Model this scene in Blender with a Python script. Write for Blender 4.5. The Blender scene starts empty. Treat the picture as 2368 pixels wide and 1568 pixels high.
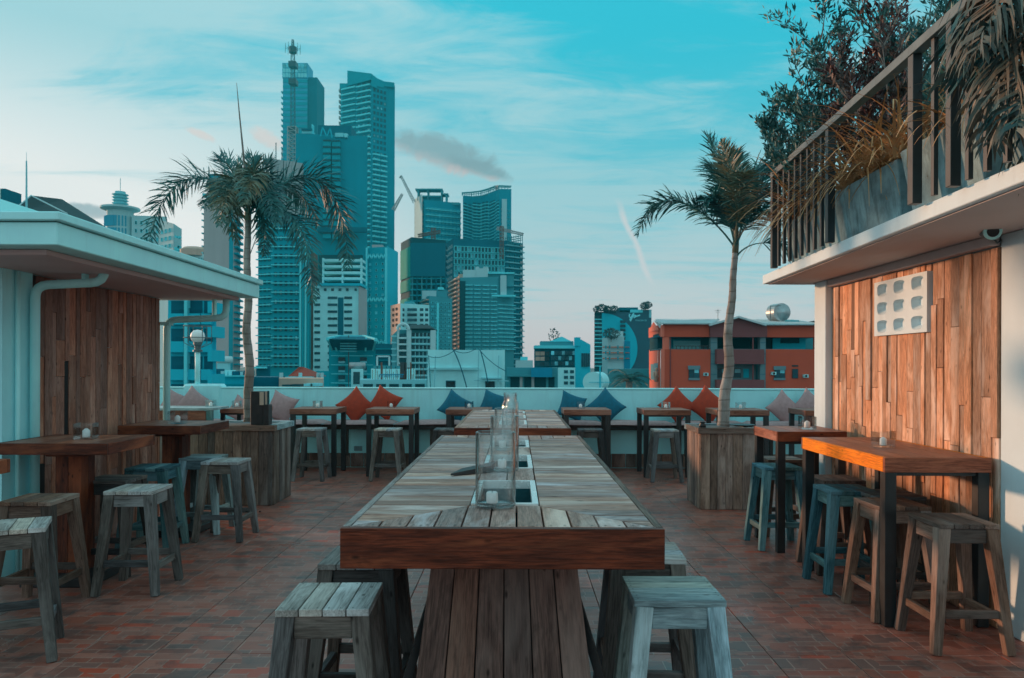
import bpy, bmesh, math, random
from mathutils import Vector, Matrix
random.seed(7)
R = math.radians
sc = bpy.context.scene
COL = sc.collection
# ---------------------------------------------------------------- camera
EYE = 1.5; FPX = 1776.0; CX = 1195.0; HY = 847.0; ROLL = 0.0032
cam_d = bpy.data.cameras.new("camera"); cam = bpy.data.objects.new("camera", cam_d); COL.objects.link(cam)
cam.location = (0, 0, EYE); cam.rotation_euler = (R(90), 0, 0)
cam.rotation_euler.rotate_axis('Z', ROLL)
cam_d.sensor_width = 36; cam_d.lens = 27.0
cam_d.shift_x = -0.00465; cam_d.shift_y = 0.0266
cam_d.clip_start = 0.05; cam_d.clip_end = 20000
cam_d.dof.use_dof = True; cam_d.dof.focus_distance = 3.0; cam_d.dof.aperture_fstop = 11.0
sc.camera = cam
# ---------------------------------------------------------------- view
sc.view_settings.view_transform = 'Standard'; sc.view_settings.look = 'None'
sc.view_settings.exposure = 0.0; sc.view_settings.gamma = 1.0
sc.view_settings.use_curve_mapping = False
# ---------------------------------------------------------------- sun
SUN_EL = R(7.0); SUN_AZ = R(-56)            # azimuth from +Y, negative = towards -X
sdir = Vector((math.sin(SUN_AZ)*math.cos(SUN_EL), math.cos(SUN_AZ)*math.cos(SUN_EL), math.sin(SUN_EL)))
sun_d = bpy.data.lights.new("sun", 'SUN'); sun = bpy.data.objects.new("sun", sun_d); COL.objects.link(sun)
sun_d.energy = 5.0; sun_d.angle = R(2.5); sun_d.color = (1.0, 0.52, 0.30)
sun.rotation_euler = sdir.to_track_quat('Z', 'Y').to_euler()
# ---------------------------------------------------------------- world
world = bpy.data.worlds.new("World"); sc.world = world; world.use_nodes = True
NT = world.node_tree; NT.nodes.clear()
class NB:
    """tiny expression builder for node trees"""
    def __init__(s, nt): s.nt = nt
    def n(s, t, **k):
        x = s.nt.nodes.new(t)
        for a, b in k.items(): setattr(x, a, b)
        return x
    def put(s, sock, v):
        if isinstance(v, bpy.types.NodeSocket): s.nt.links.new(v, sock)
        elif v is not None: sock.default_value = v
    def m(s, op, a, b=None, c=None, clamp=False):
        x = s.n('ShaderNodeMath', operation=op); x.use_clamp = clamp
        s.put(x.inputs[0], a); s.put(x.inputs[1], b)
        if c is not None: s.put(x.inputs[2], c)
        return x.outputs[0]
    def vm(s, op, a, b=None):
        x = s.n('ShaderNodeVectorMath', operation=op); s.put(x.inputs[0], a); s.put(x.inputs[1], b)
        return x.outputs['Value'] if op in ('DOT_PRODUCT', 'LENGTH', 'DISTANCE') else x.outputs[0]
    def mix(s, f, a, b, mode='MIX'):
        x = s.n('ShaderNodeMix', data_type='RGBA', blend_type=mode)
        s.put(x.inputs[0], f); s.put(x.inputs[6], a if not isinstance(a, tuple) else a[:3]+(1,)); s.put(x.inputs[7], b if not isinstance(b, tuple) else b[:3]+(1,))
        return x.outputs[2]
    def mr(s, v, a, b, c=0.0, d=1.0, smooth=False):
        x = s.n('ShaderNodeMapRange'); x.interpolation_type = 'SMOOTHSTEP' if smooth else 'LINEAR'
        s.put(x.inputs[0], v)
        for i, q in enumerate((a, b, c, d)): s.put(x.inputs[1+i], q)
        return x.outputs[0]
    def noise(s, vec, scale, detail=4, rough=.55, dist=0.0):
        x = s.n('ShaderNodeTexNoise'); s.put(x.inputs['Vector'], vec)
        x.inputs['Scale'].default_value = scale; x.inputs['Detail'].default_value = detail
        x.inputs['Roughness'].default_value = rough; x.inputs['Distortion'].default_value = dist
        return x.outputs[0]
    def xyz(s, x, y, z):
        c = s.n('ShaderNodeCombineXYZ'); s.put(c.inputs[0], x); s.put(c.inputs[1], y); s.put(c.inputs[2], z)
        return c.outputs[0]
    def sep(s, v):
        c = s.n('ShaderNodeSeparateXYZ'); s.put(c.inputs[0], v); return c.outputs
    def scale(s, v, k):
        c = s.n('ShaderNodeMapping'); s.put(c.inputs[0], v); c.inputs['Scale'].default_value = k; return c.outputs[0]
def build_world():
    b = NB(NT)
    D = b.n('ShaderNodeTexCoord').outputs['Generated']
    x, y, z = b.sep(D)
    az = b.m('ARCTAN2', x, y); el = b.m('ARCSINE', z)
    sunw = b.vm('DOT_PRODUCT', D, (-0.86, 0.50, 0.10))
    glow = b.mr(sunw, 0.45, 1.0, 0, 1, True)
    glow = b.m('MULTIPLY', glow, b.mr(el, 0.10, 0.42, 1.0, 0.0, True))
    # clear sky: pale towards the horizon, saturated teal overhead and away from the sun
    up = b.mr(el, 0.02, 0.42, 0, 1, True)
    clear = b.mix(up, (0.30, 0.58, 0.64), (0.004, 0.46, 0.60))
    nis = b.n('ShaderNodeTexSky', sky_type='NISHITA'); nis.sun_disc = False
    nis.sun_elevation = SUN_EL; nis.sun_rotation = SUN_AZ
    ns = b.vm('SCALE', nis.outputs[0]); ns.node.inputs['Scale'].default_value = 0.05
    clear = b.mix(0.30, clear, ns, 'ADD')
    # cirrus: streaks on a high flat layer
    zz = b.m('ADD', b.m('MAXIMUM', z, 0.0), 0.10)
    lay = b.xyz(b.m('DIVIDE', x, zz), b.m('DIVIDE', y, zz), 0.0)
    mp = b.n('ShaderNodeMapping'); b.put(mp.inputs[0], lay); mp.inputs['Rotation'].default_value = (0, 0, R(35)); mp.inputs['Scale'].default_value = (0.55, 1.5, 1)
    n1 = b.noise(mp.outputs[0], 0.75, 9, .60, 1.3)
    n2 = b.noise(b.vm('ADD', b.scale(lay, (0.8, 1.0, 1)), (2.3, 7.1, 0)), 0.42, 4, .5, 0.5)
    n3 = b.noise(b.scale(lay, (1.0, 2.2, 1)), 1.6, 7, .66, 1.6)
    s = b.m('ADD', b.m('MULTIPLY', b.m('SUBTRACT', n1, .5), 1.5), b.m('ADD', 1.03, b.m('MULTIPLY', b.m('SUBTRACT', n2, .5), 1.1)))
    s = b.m('ADD', s, b.m('MULTIPLY', b.m('SUBTRACT', n3, 0.5), 0.75))
    s = b.m('ADD', s, b.m('MULTIPLY', glow, 0.34))
    s = b.m('ADD', s, b.m('MULTIPLY', b.vm('DOT_PRODUCT', D, (-0.42, -0.90, 0.1)), 0.16))  # more cloud behind the camera, unseen, added to brighten surfaces facing it
    s = b.m('SUBTRACT', s, b.m('MULTIPLY', b.mr(b.vm('DOT_PRODUCT', D, (0.20, 0.89, 0.41)), 0.972, 1.0, 0, 1, True), 0.22))
    s = b.m('ADD', s, b.m('MULTIPLY', b.mr(el, 0.04, 0.24, 1, 0, True), 0.12))
    cov = b.mr(s, 0.50, 1.00, 0.04, 0.97, True)
    low = b.mr(el, 0.0, 0.26, 1, 0, True)
    cc = b.mix(low, (0.40, 0.64, 0.69), (0.72, 0.66, 0.645))
    cc = b.mix(b.mr(glow, 0.05, 0.62), cc, (1.08, 0.98, 0.94))
    sky = b.mix(cov, clear, cc)
    # pink band low over the horizon
    hz = b.mr(el, -0.01, 0.10, 0.55, 0, True)
    sky = b.mix(hz, sky, b.mix(glow, (0.62, 0.50, 0.51), (0.92, 0.70, 0.62)))
    # small cumulus clouds
    wob = b.m('MULTIPLY', b.m('SUBTRACT', b.noise(b.vm('ADD', D, (3, 3, 3)), 26, 8, .68, .6), 0.5), 2.6)
    def puff(px, py, rx, ry, tilt, top, bot, sky, k=1.0):
        u = (px-CX)/FPX; v = (HY-py)/FPX
        a0 = math.atan(u); e0 = math.atan(v*math.cos(a0))
        dx = b.m('SUBTRACT', az, a0); dy = b.m('SUBTRACT', el, e0)
        X = b.m('ADD', dx, b.m('MULTIPLY', dy, tilt)); Y = b.m('SUBTRACT', dy, b.m('MULTIPLY', dx, tilt))
        q = b.m('ADD', b.m('POWER', b.m('ABSOLUTE', b.m('DIVIDE', X, rx)), 2.0), b.m('POWER', b.m('ABSOLUTE', b.m('DIVIDE', Y, ry)), 2.0))
        mk = b.mr(b.m('ADD', q, wob), 0.25, 1.25, 0.85*k, 0, True)
        col = b.mix(b.mr(b.m('ADD', Y, b.m('MULTIPLY', wob, ry*.5)), -ry*1.0, -ry*.1, 0, 1), bot, top)
        return b.mix(mk, sky, col)
    sky = puff(1030, 358, 0.080, 0.022, -0.24, (0.27, 0.36, 0.39), (0.66, 0.52, 0.50), sky)
    sky = puff(1110, 392, 0.050, 0.012, -0.25, (0.26, 0.35, 0.38), (0.70, 0.54, 0.51), sky)
    sky = puff(200, 491, 0.034, 0.009, 0.0, (0.38, 0.43, 0.46), (0.50, 0.47, 0.48), sky)
    sky = puff(462, 313, 0.020, 0.006, -0.3, (0.86, 0.64, 0.58), (0.80, 0.62, 0.58), sky, .7)
    sky = puff(612, 318, 0.026, 0.012, -0.5, (0.86, 0.64, 0.58), (0.80, 0.60, 0.56), sky, .7)
    # contrail
    fc = b.n('ShaderNodeFloatCurve'); cm = fc.mapping.curves[0]
    e_lo, e_hi = 0.10, 0.24
    b.put(fc.inputs[1], b.mr(el, e_lo, e_hi))
    pts = [(0, .50), (.12, .42), (.4, .30), (.62, .17), (.85, -.12+.2), (1, .0)]
    cm.points[0].location = pts[0]; cm.points[1].location = pts[-1]
    for p in pts[1:-1]: cm.points.new(*p)
    fc.mapping.update()
    ac = b.m('ADD', b.m('MULTIPLY', fc.outputs[0], 0.12), 0.118)
    dd = b.m('ABSOLUTE', b.m('ADD', b.m('SUBTRACT', az, ac), b.m('MULTIPLY', wob, 0.004)))
    tr = b.mr(dd, 0.0, 0.0065, 0.95, 0, True)
    tr = b.m('MULTIPLY', tr, b.m('MULTIPLY', b.mr(el, 0.10, 0.118), b.mr(el, 0.19, 0.215, 1, 0)))
    sky = b.mix(tr, sky, (0.70, 0.68, 0.68))
    # under the horizon: dim ground tone
    sky = b.mix(b.mr(z, -0.02, 0.0, 1, 0), sky, (0.10, 0.15, 0.16))
    bg = b.n('ShaderNodeBackground'); b.put(bg.inputs[0], sky); bg.inputs[1].default_value = 1.2
    out = b.n('ShaderNodeOutputWorld'); NT.links.new(bg.outputs[0], out.inputs[0])
build_world()
try: world.cycles.sampling_method = 'AUTOMATIC'
except Exception: pass
# ---------------------------------------------------------------- pixel to place
def W(px, py, d):
    x = px-1184; y = py-784
    X = x + y*ROLL + 1184; Y = y - x*ROLL + 784
    Y += (CX-1184)*ROLL                     # keep the vanishing point where it was measured
    return Vector(((X-CX)/FPX*d, d, EYE+(HY-Y)/FPX*d))
# ---------------------------------------------------------------- materials
def base_mat(name, rough=.6, metal=0.0, spec=.5):
    m = bpy.data.materials.new(name); m.use_nodes = True
    nt = m.node_tree; p = nt.nodes['Principled BSDF']
    p.inputs['Roughness'].default_value = rough; p.inputs['Metallic'].default_value = metal
    p.inputs['Specular IOR Level'].default_value = spec
    return m, nt, p, NB(nt)
def bump(b, p, h, strength, dist):
    x = b.n('ShaderNodeBump'); x.inputs['Strength'].default_value = strength; x.inputs['Distance'].default_value = dist
    b.put(x.inputs['Height'], h); b.nt.links.new(x.outputs[0], p.inputs['Normal'])
def plain(name, c, rough=.7, var=.12, scale=3.0, metal=0.0, dirt=0.0, rand=0.0, bmp=0.0, streak=0.0, spec=.5):
    m, nt, p, b = base_mat(name, rough, metal, spec)
    co = b.n('ShaderNodeTexCoord').outputs['Object']
    n = b.noise(co, scale, 5, .6)
    lo = tuple(max(0, v*(1-var*2)) for v in c); hi = tuple(min(1, v*(1+var*2)) for v in c)
    col = b.mix(b.mr(n, .25, .75), lo, hi)
    if dirt or streak:
        nn = b.noise(b.scale(co, (1, 1, .12) if streak else (1, 1, 1)), scale*3, 5, .65)
        f = b.mr(nn, .52, .72, 0, max(dirt, streak))
        col = b.mix(f, col, tuple(v*.35 for v in c))
    if rand:
        oi = b.n('ShaderNodeObjectInfo').outputs['Random']
        v = b.mr(oi, 0, 1, 1-rand, 1+rand)
        col = b.mix(1.0, col, b.xyz(v, v, v), 'MULTIPLY')
    nt.links.new(col, p.inputs['Base Color'])
    b.put(p.inputs['Roughness'], b.mr(n, .2, .8, max(0.02, rough-.08), min(1, rough+.08)))
    if bmp: bump(b, p, b.noise(co, scale*8, 4, .6), bmp, .01)
    return m
def wood(name, c1, c2, worn=None, wornamt=.35, rough=.65, vmin=.55, vmax=1.3, knots=.8, gs=1.0, stain=None, stainamt=0.0):
    """grain runs along the object's own X axis"""
    m, nt, p, b = base_mat(name, rough, 0.0, .2)
    co = b.n('ShaderNodeTexCoord').outputs['Object']
    rnd = b.n('ShaderNodeObjectInfo').outputs['Random']
    off = b.m('MULTIPLY', rnd, 57.0)
    co = b.vm('ADD', co, b.xyz(off, b.m('MULTIPLY', off, 1.7), b.m('MULTIPLY', off, .6)))
    g = b.noise(b.scale(co, (3.6*gs, 34*gs, 34*gs)), 1.0, 7, .66, .9)
    g2 = b.noise(b.scale(co, (9*gs, 150*gs, 150*gs)), 1.0, 3, .6, .4)
    big = b.noise(b.scale(co, (1.6, 6, 6)), 1.0, 4, .6, .5)
    col = b.mix(b.mr(g, .3, .7), c1, c2)
    col = b.mix(b.mr(g2, .44, .62, 0, .6), col, tuple(v*.42 for v in c1))
    if worn: col = b.mix(b.mr(big, .48, .66, 0, wornamt), col, worn)
    col = b.mix(b.mr(b.noise(b.scale(co, (3, 9, 9)), 1.3, 6, .7, .8), .54, .74, 0, .55), col, tuple(v*.35 for v in c1))
    if stain: col = b.mix(b.mr(b.m('FRACT', b.m('MULTIPLY', rnd, 13.7)), 1-stainamt, min(1, 1-stainamt+.06)), col, stain)
    vo = b.n('ShaderNodeTexVoronoi'); b.put(vo.inputs['Vector'], b.scale(co, (7, 16, 16))); vo.inputs['Scale'].default_value = 1.0
    col = b.mix(b.mr(vo.outputs['Distance'], .04, .13, knots, 0), col, (c1[0]*.16, c1[1]*.14, c1[2]*.13))
    v = b.mr(b.m('FRACT', b.m('MULTIPLY', rnd, 7.31)), 0, 1, vmin, vmax)
    h = b.m('FRACT', b.m('MULTIPLY', rnd, 3.77))
    col = b.mix(1.0, col, b.xyz(b.m('MULTIPLY', v, b.mr(h, 0, 1, .88, 1.14)), v, b.m('MULTIPLY', v, b.mr(h, 0, 1, 1.12, .88))), 'MULTIPLY')
    nt.links.new(col, p.inputs['Base Color'])
    b.put(p.inputs['Roughness'], b.mr(big, .3, .7, rough-.12, rough+.15))
    bump(b, p, b.m('ADD', b.m('MULTIPLY', g, .6), b.m('MULTIPLY', g2, .6)), .55, .004)
    return m
M = {}
M['stool_grey'] = wood('weathered_grey_wood', (.085, .075, .07), (.21, .195, .19), (.33, .33, .325), .55)
M['stool_blue'] = wood('bluish_weathered_wood', (.035, .11, .13), (.10, .26, .30), (.24, .38, .41), .5)
M['stool_pale'] = wood('pale_bleached_wood', (.16, .23, .245), (.38, .52, .54), (.60, .74, .76), .5)
M['stool_brown'] = wood('worn_brown_wood', (.12, .07, .052), (.25, .165, .13), (.34, .275, .24), .5)
M['stool_dark'] = wood('dark_weathered_wood', (.04, .032, .03), (.10, .085, .08), (.16, .15, .14), .4)
M['deck'] = wood('sun_bleached_table_wood', (.31, .16, .125), (.58, .36, .295), (.72, .61, .58), .85, rough=.5, gs=1.4, vmin=.76, vmax=1.12)
M['redwood'] = wood('red_brown_stained_wood', (.050, .014, .009), (.20, .044, .02), (.42, .12, .05), .6, rough=.45, vmin=.8, vmax=1.15)
M['tablebrown'] = wood('brown_bar_table_wood', (.20, .065, .04), (.42, .155, .095), (.50, .26, .19), .45, rough=.42, vmin=.75, vmax=1.2)
M['sunlit_orange'] = wood('painted_sunlight_orange_wood', (.70, .16, .004), (1.0, .30, .006), (1.0, .36, .01), .4, rough=.5, vmin=.95, vmax=1.1, knots=.5)  # low sun's orange on the table edge, put into the wood colour
M['pedestal'] = wood('dark_brown_pedestal_wood', (.10, .055, .045), (.28, .155, .12), (.40, .27, .22), .45, vmin=.6, vmax=1.5)
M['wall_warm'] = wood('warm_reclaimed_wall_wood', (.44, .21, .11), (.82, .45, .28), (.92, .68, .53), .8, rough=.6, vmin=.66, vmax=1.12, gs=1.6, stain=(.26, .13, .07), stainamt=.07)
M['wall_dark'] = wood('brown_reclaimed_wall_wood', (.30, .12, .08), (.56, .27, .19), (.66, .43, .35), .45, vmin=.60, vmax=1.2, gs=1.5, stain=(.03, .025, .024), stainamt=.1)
M['planter'] = wood('grey_brown_planter_wood', (.14, .095, .08), (.33, .24, .20), (.47, .40, .36), .5, vmin=.5, vmax=1.35)
M['white'] = plain('white_painted_render', (.42, .88, .95), .75, .05, 2.0, streak=.22, bmp=.15)
M['white2'] = plain('white_painted_metal', (.46, .93, .98), .5, .04, 3.0, streak=.16)
M['paint'] = plain('white_wall_paint', (.64, .80, .86), .75, .04, 2.0, streak=.14, bmp=.12)
M['soffit2'] = plain('soffit_with_bounce_tint', (.46, .42, .42), .8, .05, 1.5)  # warm bounced light on the underside is put into this colour
M['seat_grey_lit'] = wood('sky_lit_grey_seat_wood', (.30, .285, .27), (.56, .56, .55), (.74, .76, .75), .7, vmin=.8, vmax=1.2)
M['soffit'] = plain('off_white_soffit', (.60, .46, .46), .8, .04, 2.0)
M['black'] = plain('black_painted_steel', (.018, .021, .023), .38, .15, 8)
M['darkmetal'] = plain('dark_blue_grey_steel', (.022, .035, .04), .45, .2, 6, dirt=.2)
M['railtop'] = plain('grey_painted_handrail', (.085, .13, .145), .5, .15, 6, dirt=.3)
M['concrete'] = plain('stained_concrete', (.19, .31, .34), .85, .3, 6, streak=.8, bmp=.3)
M['wax'] = plain('white_candle_wax', (.85, .88, .88), .5, .01, 3)
M['steel'] = plain('brushed_steel_trim', (.78, .82, .82), .28, .04, 8, metal=.35)
M['basin'] = plain('dark_teal_basin', (.02, .085, .10), .22, .1, 4)
M['cush'] = plain('mauve_grey_seat_fabric', (.42, .27, .27), .9, .12, 30, bmp=.2)
M['p_orange'] = plain('burnt_orange_fabric', (.40, .045, .018), .9, .10, 20, bmp=.3)
M['p_blue'] = plain('deep_blue_fabric', (.005, .135, .21), .9, .10, 20, bmp=.3)
M['p_mauve'] = plain('mauve_grey_fabric', (.42, .26, .26), .9, .08, 20, bmp=.3)
M['leather'] = plain('black_leatherette', (.03, .028, .03), .5, .2, 20)
M['paper'] = plain('cream_paper', (.62, .50, .40), .8, .03, 9)
M['trunk'] = plain('grey_palm_trunk', (.22, .20, .185), .8, .25, 9, dirt=.4, bmp=.5)
def trunkm():
    m, nt, p_, b = base_mat('ringed_palm_trunk', .8)
    co = b.n('ShaderNodeTexCoord').outputs['Object']; z = b.sep(co)[2]
    f = b.m('FRACT', b.m('ADD', b.m('MULTIPLY', z, 8.5), b.m('MULTIPLY', b.noise(co, 3.0, 2), .6)))
    n = b.noise(b.scale(co, (9, 9, 3)), 1.5, 6, .65)
    c = b.mix(b.mr(n, .3, .7), (.20, .19, .18), (.42, .40, .38)); c = b.mix(b.mr(f, .0, .12, .75, 0), c, (.06, .055, .05))
    c = b.mix(b.mr(b.noise(co, 2.2, 3), .52, .62, 0, .5), c, (.15, .10, .07))
    nt.links.new(c, p_.inputs['Base Color']); bump(b, p_, b.m('ADD', n, b.m('MULTIPLY', b.mr(f, 0, .15), 1.2)), .5, .006)
    return m
M['ringtrunk'] = trunkm()
M['shaft'] = plain('olive_crownshaft', (.14, .15, .10), .6, .2, 6, dirt=.2)
def leafm(name, c1, c2, rough=.5):
    m, nt, p, b = base_mat(name, rough)
    co = b.n('ShaderNodeTexCoord').outputs['Object']
    nt.links.new(b.mix(b.mr(b.noise(co, 5.0, 3, .6), .35, .65), c1, c2), p.inputs['Base Color'])
    return m
M['leaf'] = leafm('dark_palm_leaf', (.006, .10, .115), (.035, .22, .205))
M['leaf_brown'] = leafm('browning_palm_leaf', (.02, .14, .13), (.16, .14, .07))
M['leaf_shrub'] = leafm('shrub_leaf', (.008, .11, .12), (.05, .17, .15))
M['leaf_red'] = leafm('reddish_shrub_leaf', (.08, .022, .025), (.06, .06, .055))
M['leaf_straw'] = leafm('straw_coloured_leaf', (.38, .19, .07), (.62, .36, .16))
M['leaf_big'] = leafm('dark_broad_palm_leaf', (.008, .075, .08), (.16, .11, .07))
def glassm():
    m, nt, p, b = base_mat('clear_glass', 0.0)
    tr = b.n('ShaderNodeBsdfTransparent'); tr.inputs[0].default_value = (.90, .95, .955, 1)
    lw0 = b.n('ShaderNodeLayerWeight'); lw0.inputs[0].default_value = .5
    nt.links.new(b.mix(b.m('POWER', lw0.outputs['Facing'], 3.0), (.985, .995, .997), (.25, .42, .45)), tr.inputs[0])
    gl = b.n('ShaderNodeBsdfGlossy'); gl.inputs['Roughness'].default_value = .02
    lw_ = b.n('ShaderNodeLayerWeight'); lw_.inputs[0].default_value = .5
    fac = b.m('ADD', .06, b.m('MULTIPLY', b.m('POWER', lw_.outputs['Facing'], 2.6), .85))
    mx = b.n('ShaderNodeMixShader'); b.put(mx.inputs[0], fac); nt.links.new(tr.outputs[0], mx.inputs[1]); nt.links.new(gl.outputs[0], mx.inputs[2])
    nt.links.new(mx.outputs[0], nt.nodes['Material Output'].inputs[0])
    return m
sc.cycles.transparent_max_bounces = 40
M['glass'] = glassm()
def tilem():
    m, nt, p, b = base_mat('terracotta_paver_print_tile', .42)
    co = b.n('ShaderNodeTexCoord').outputs['Object']
    rnd = b.n('ShaderNodeObjectInfo').outputs['Random']
    geo = b.n('ShaderNodeNewGeometry').outputs['Position']
    def brick(vec, sx, w, h, off, fr):
        t = b.n('ShaderNodeTexBrick'); b.put(t.inputs['Vector'], vec)
        t.offset = off; t.offset_frequency = 2; t.squash = fr; t.squash_frequency = 3
        t.inputs['Color1'].default_value = (.0, 0, 0, 1); t.inputs['Color2'].default_value = (1, 1, 1, 1); t.inputs['Mortar'].default_value = (.5, .5, .5, 1)
        t.inputs['Scale'].default_value = sx; t.inputs['Mortar Size'].default_value = .0035; t.inputs['Mortar Smooth'].default_value = .3
        t.inputs['Brick Width'].default_value = w; t.inputs['Row Height'].default_value = h
        return t
    t1 = brick(co, 1.0, .1333, .0667, .37, 1.5); t2 = brick(b.vm('ADD', co, (.03, .02, 0)), 1.0, .16, .1333, .5, .7)
    sel = b.mr(b.noise(b.vm('ADD', co, b.xyz(b.m('MULTIPLY', rnd, 9), 0, 0)), 4.0, 1, .5), .5, .51)
    v = b.mix(sel, t1.outputs['Color'], t2.outputs['Color']); mort = b.mix(sel, t1.outputs['Fac'], t2.outputs['Fac'])
    vv = b.m('FRACT', b.m('ADD', b.m('MULTIPLY', b.sep(v)[0], 3.3), b.m('MULTIPLY', rnd, .21)))
    r = b.n('ShaderNodeValToRGB'); b.put(r.inputs[0], vv); cr = r.color_ramp
    cr.elements[0].color = (.24, .078, .058, 1); cr.elements[1].color = (.50, .075, .036, 1)
    for pos, c in ((.22, (.36, .095, .06)), (.42, (.17, .09, .078)), (.52, (.31, .11, .08)), (.70, (.41, .145, .105)), (.84, (.33, .08, .05))):
        e = cr.elements.new(pos); e.color = c+(1,)
    col = b.mix(mort, r.outputs[0], (.38, .22, .18))
    wear = b.noise(geo, 1.3, 6, .62, .4)
    col = b.mix(b.mr(wear, .48, .74, 0, .36), col, (.40, .25, .215))
    col = b.mix(b.mr(b.noise(geo, 5.0, 5, .7), .50, .68, 0, .7), col, (.055, .05, .05))
    nt.links.new(col, p.inputs['Base Color'])
    b.put(p.inputs['Roughness'], b.mr(wear, .3, .7, .24, .5))
    bump(b, p, b.m('ADD', b.m('MULTIPLY', b.sep(mort)[0], -.6), b.m('MULTIPLY', b.noise(geo, 60, 3, .6), .25)), .35, .002)
    return m
M['tile'] = tilem()
M['grout'] = plain('dark_grout', (.05, .052, .052), .85, .2, 3)
# ---------------------------------------------------------------- object helpers
def wm(o):
    if o.parent: return wm(o.parent) @ o.matrix_parent_inverse @ o.matrix_basis
    return o.matrix_basis.copy()
def link(name, me, mats, parent=None, M4=None):
    o = bpy.data.objects.new(name, me); COL.objects.link(o)
    if M4 is not None: o.matrix_basis = M4
    if parent is not None:
        o.parent = parent; o.matrix_parent_inverse = wm(parent).inverted()
    if mats is not None and len(me.materials) == 0:
        for m in (mats if isinstance(mats, (list, tuple)) else [mats]): me.materials.append(M[m] if isinstance(m, str) else m)
    return o
def thing(name, label, cat, loc=(0, 0, 0), rz=0.0, group=None):
    o = bpy.data.objects.new(name, None); COL.objects.link(o); o.empty_display_size = .1
    o.location = loc; o.rotation_euler = (0, 0, rz); o.matrix_basis = Matrix.Translation(Vector(loc)) @ Matrix.Rotation(rz, 4, 'Z')
    return tag(o, label, cat, group)
def tag(o, label=None, cat=None, group=None, kind=None):
    if label: o['label'] = label
    if cat: o['category'] = cat
    if group: o['group'] = group
    if kind: o['kind'] = kind
    return o
def kids(o): return [c for c in ALLKIDS.get(o.name, [])]
def dup(root, loc, rz=0.0, label=None, group=None, scale=None):
    cache = {}
    for o in COL.objects:
        if o.parent: cache.setdefault(o.parent, []).append(o)
    def cp(o, par):
        c = o.copy(); COL.objects.link(c)
        if par is not None: c.parent = par; c.matrix_parent_inverse = o.matrix_parent_inverse.copy()
        for ch in cache.get(o, []): cp(ch, c)
        return c
    r = cp(root, None); r.location = loc; r.rotation_euler = (0, 0, rz)
    if scale: r.scale = scale
    if label: r['label'] = label
    if group: r['group'] = group
    return r
class MB:
    def __init__(s): s.v = []; s.f = []; s.mi = []
    def add(s, vs, fs, mi=0):
        o = len(s.v); s.v += [tuple(q) for q in vs]; s.f += [tuple(i+o for i in f) for f in fs]; s.mi += [mi]*len(fs); return s
    def box(s, x0, x1, y0, y1, z0, z1, mi=0):
        return s.add([(x0, y0, z0), (x1, y0, z0), (x1, y1, z0), (x0, y1, z0), (x0, y0, z1), (x1, y0, z1), (x1, y1, z1), (x0, y1, z1)],
                     [(0, 3, 2, 1), (4, 5, 6, 7), (0, 1, 5, 4), (1, 2, 6, 5), (2, 3, 7, 6), (3, 0, 4, 7)], mi)
    def prism(s, poly, z0, z1, mi=0):
        n = len(poly); zt = z1 if isinstance(z1, (list, tuple)) else [z1]*n
        return s.add([(x, y, z0) for x, y in poly]+[(p[0], p[1], zt[i]) for i, p in enumerate(poly)],
                     [tuple(range(n))[::-1], tuple(range(n, 2*n))]+[(i, (i+1) % n, n+(i+1) % n, n+i) for i in range(n)], mi)
    def bar(s, a, b_, w, t=None, up=(0, 0, 1), mi=0):
        a = Vector(a); b_ = Vector(b_); t = t or w; d = (b_-a).normalized(); u = Vector(up)
        if abs(d.dot(u)) > .98: u = Vector((1, 0, 0)) if abs(d.x) < .9 else Vector((0, 1, 0))
        r = d.cross(u).normalized()*w/2; q = r.cross(d).normalized()*t/2
        return s.add([a-r-q, a+r-q, a+r+q, a-r+q, b_-r-q, b_+r-q, b_+r+q, b_-r+q],
                     [(0, 1, 2, 3), (7, 6, 5, 4), (0, 4, 5, 1), (1, 5, 6, 2), (2, 6, 7, 3), (3, 7, 4, 0)], mi)
    def tube(s, pts, rs, n=8, mi=0, cap=True):
        pts = [Vector(p) for p in pts]
        if not isinstance(rs, (list, tuple)): rs = [rs]*len(pts)
        o = len(s.v); prev = None
        for i, p in enumerate(pts):
            d = (pts[min(i+1, len(pts)-1)]-pts[max(i-1, 0)]).normalized()
            if prev is None: prev = d.orthogonal().normalized()
            prev = (prev-d*prev.dot(d)).normalized(); q = d.cross(prev)
            for k in range(n):
                a = 2*math.pi*k/n; s.v.append(tuple(p+(prev*math.cos(a)+q*math.sin(a))*rs[i]))
        for i in range(len(pts)-1):
            for k in range(n):
                s.f.append((o+i*n+k, o+i*n+(k+1) % n, o+(i+1)*n+(k+1) % n, o+(i+1)*n+k)); s.mi.append(mi)
        if cap:
            s.f.append(tuple(o+k for k in range(n))[::-1]); s.f.append(tuple(o+(len(pts)-1)*n+k for k in range(n))); s.mi += [mi, mi]
        return s
    def lathe(s, prof, c=(0, 0, 0), n=24, mi=0):
        o = len(s.v)
        for r, z in prof:
            for k in range(n):
                a = 2*math.pi*k/n; s.v.append((c[0]+r*math.cos(a), c[1]+r*math.sin(a), c[2]+z))
        for i in range(len(prof)-1):
            for k in range(n):
                s.f.append((o+i*n+k, o+i*n+(k+1) % n, o+(i+1)*n+(k+1) % n, o+(i+1)*n+k)); s.mi.append(mi)
        return s
    def mesh(s, name, smooth=False, bevel=0.0):
        me = bpy.data.meshes.new(name); me.from_pydata(s.v, [], s.f)
        me.polygons.foreach_set('material_index', s.mi)
        if bevel:
            bm = bmesh.new(); bm.from_mesh(me); bmesh.ops.bevel(bm, geom=bm.edges[:], offset=bevel, segments=1, affect='EDGES', profile=.5); bm.to_mesh(me); bm.free()
        if smooth: me.polygons.foreach_set('use_smooth', [True]*len(me.polygons))
        me.update(); return me
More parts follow.
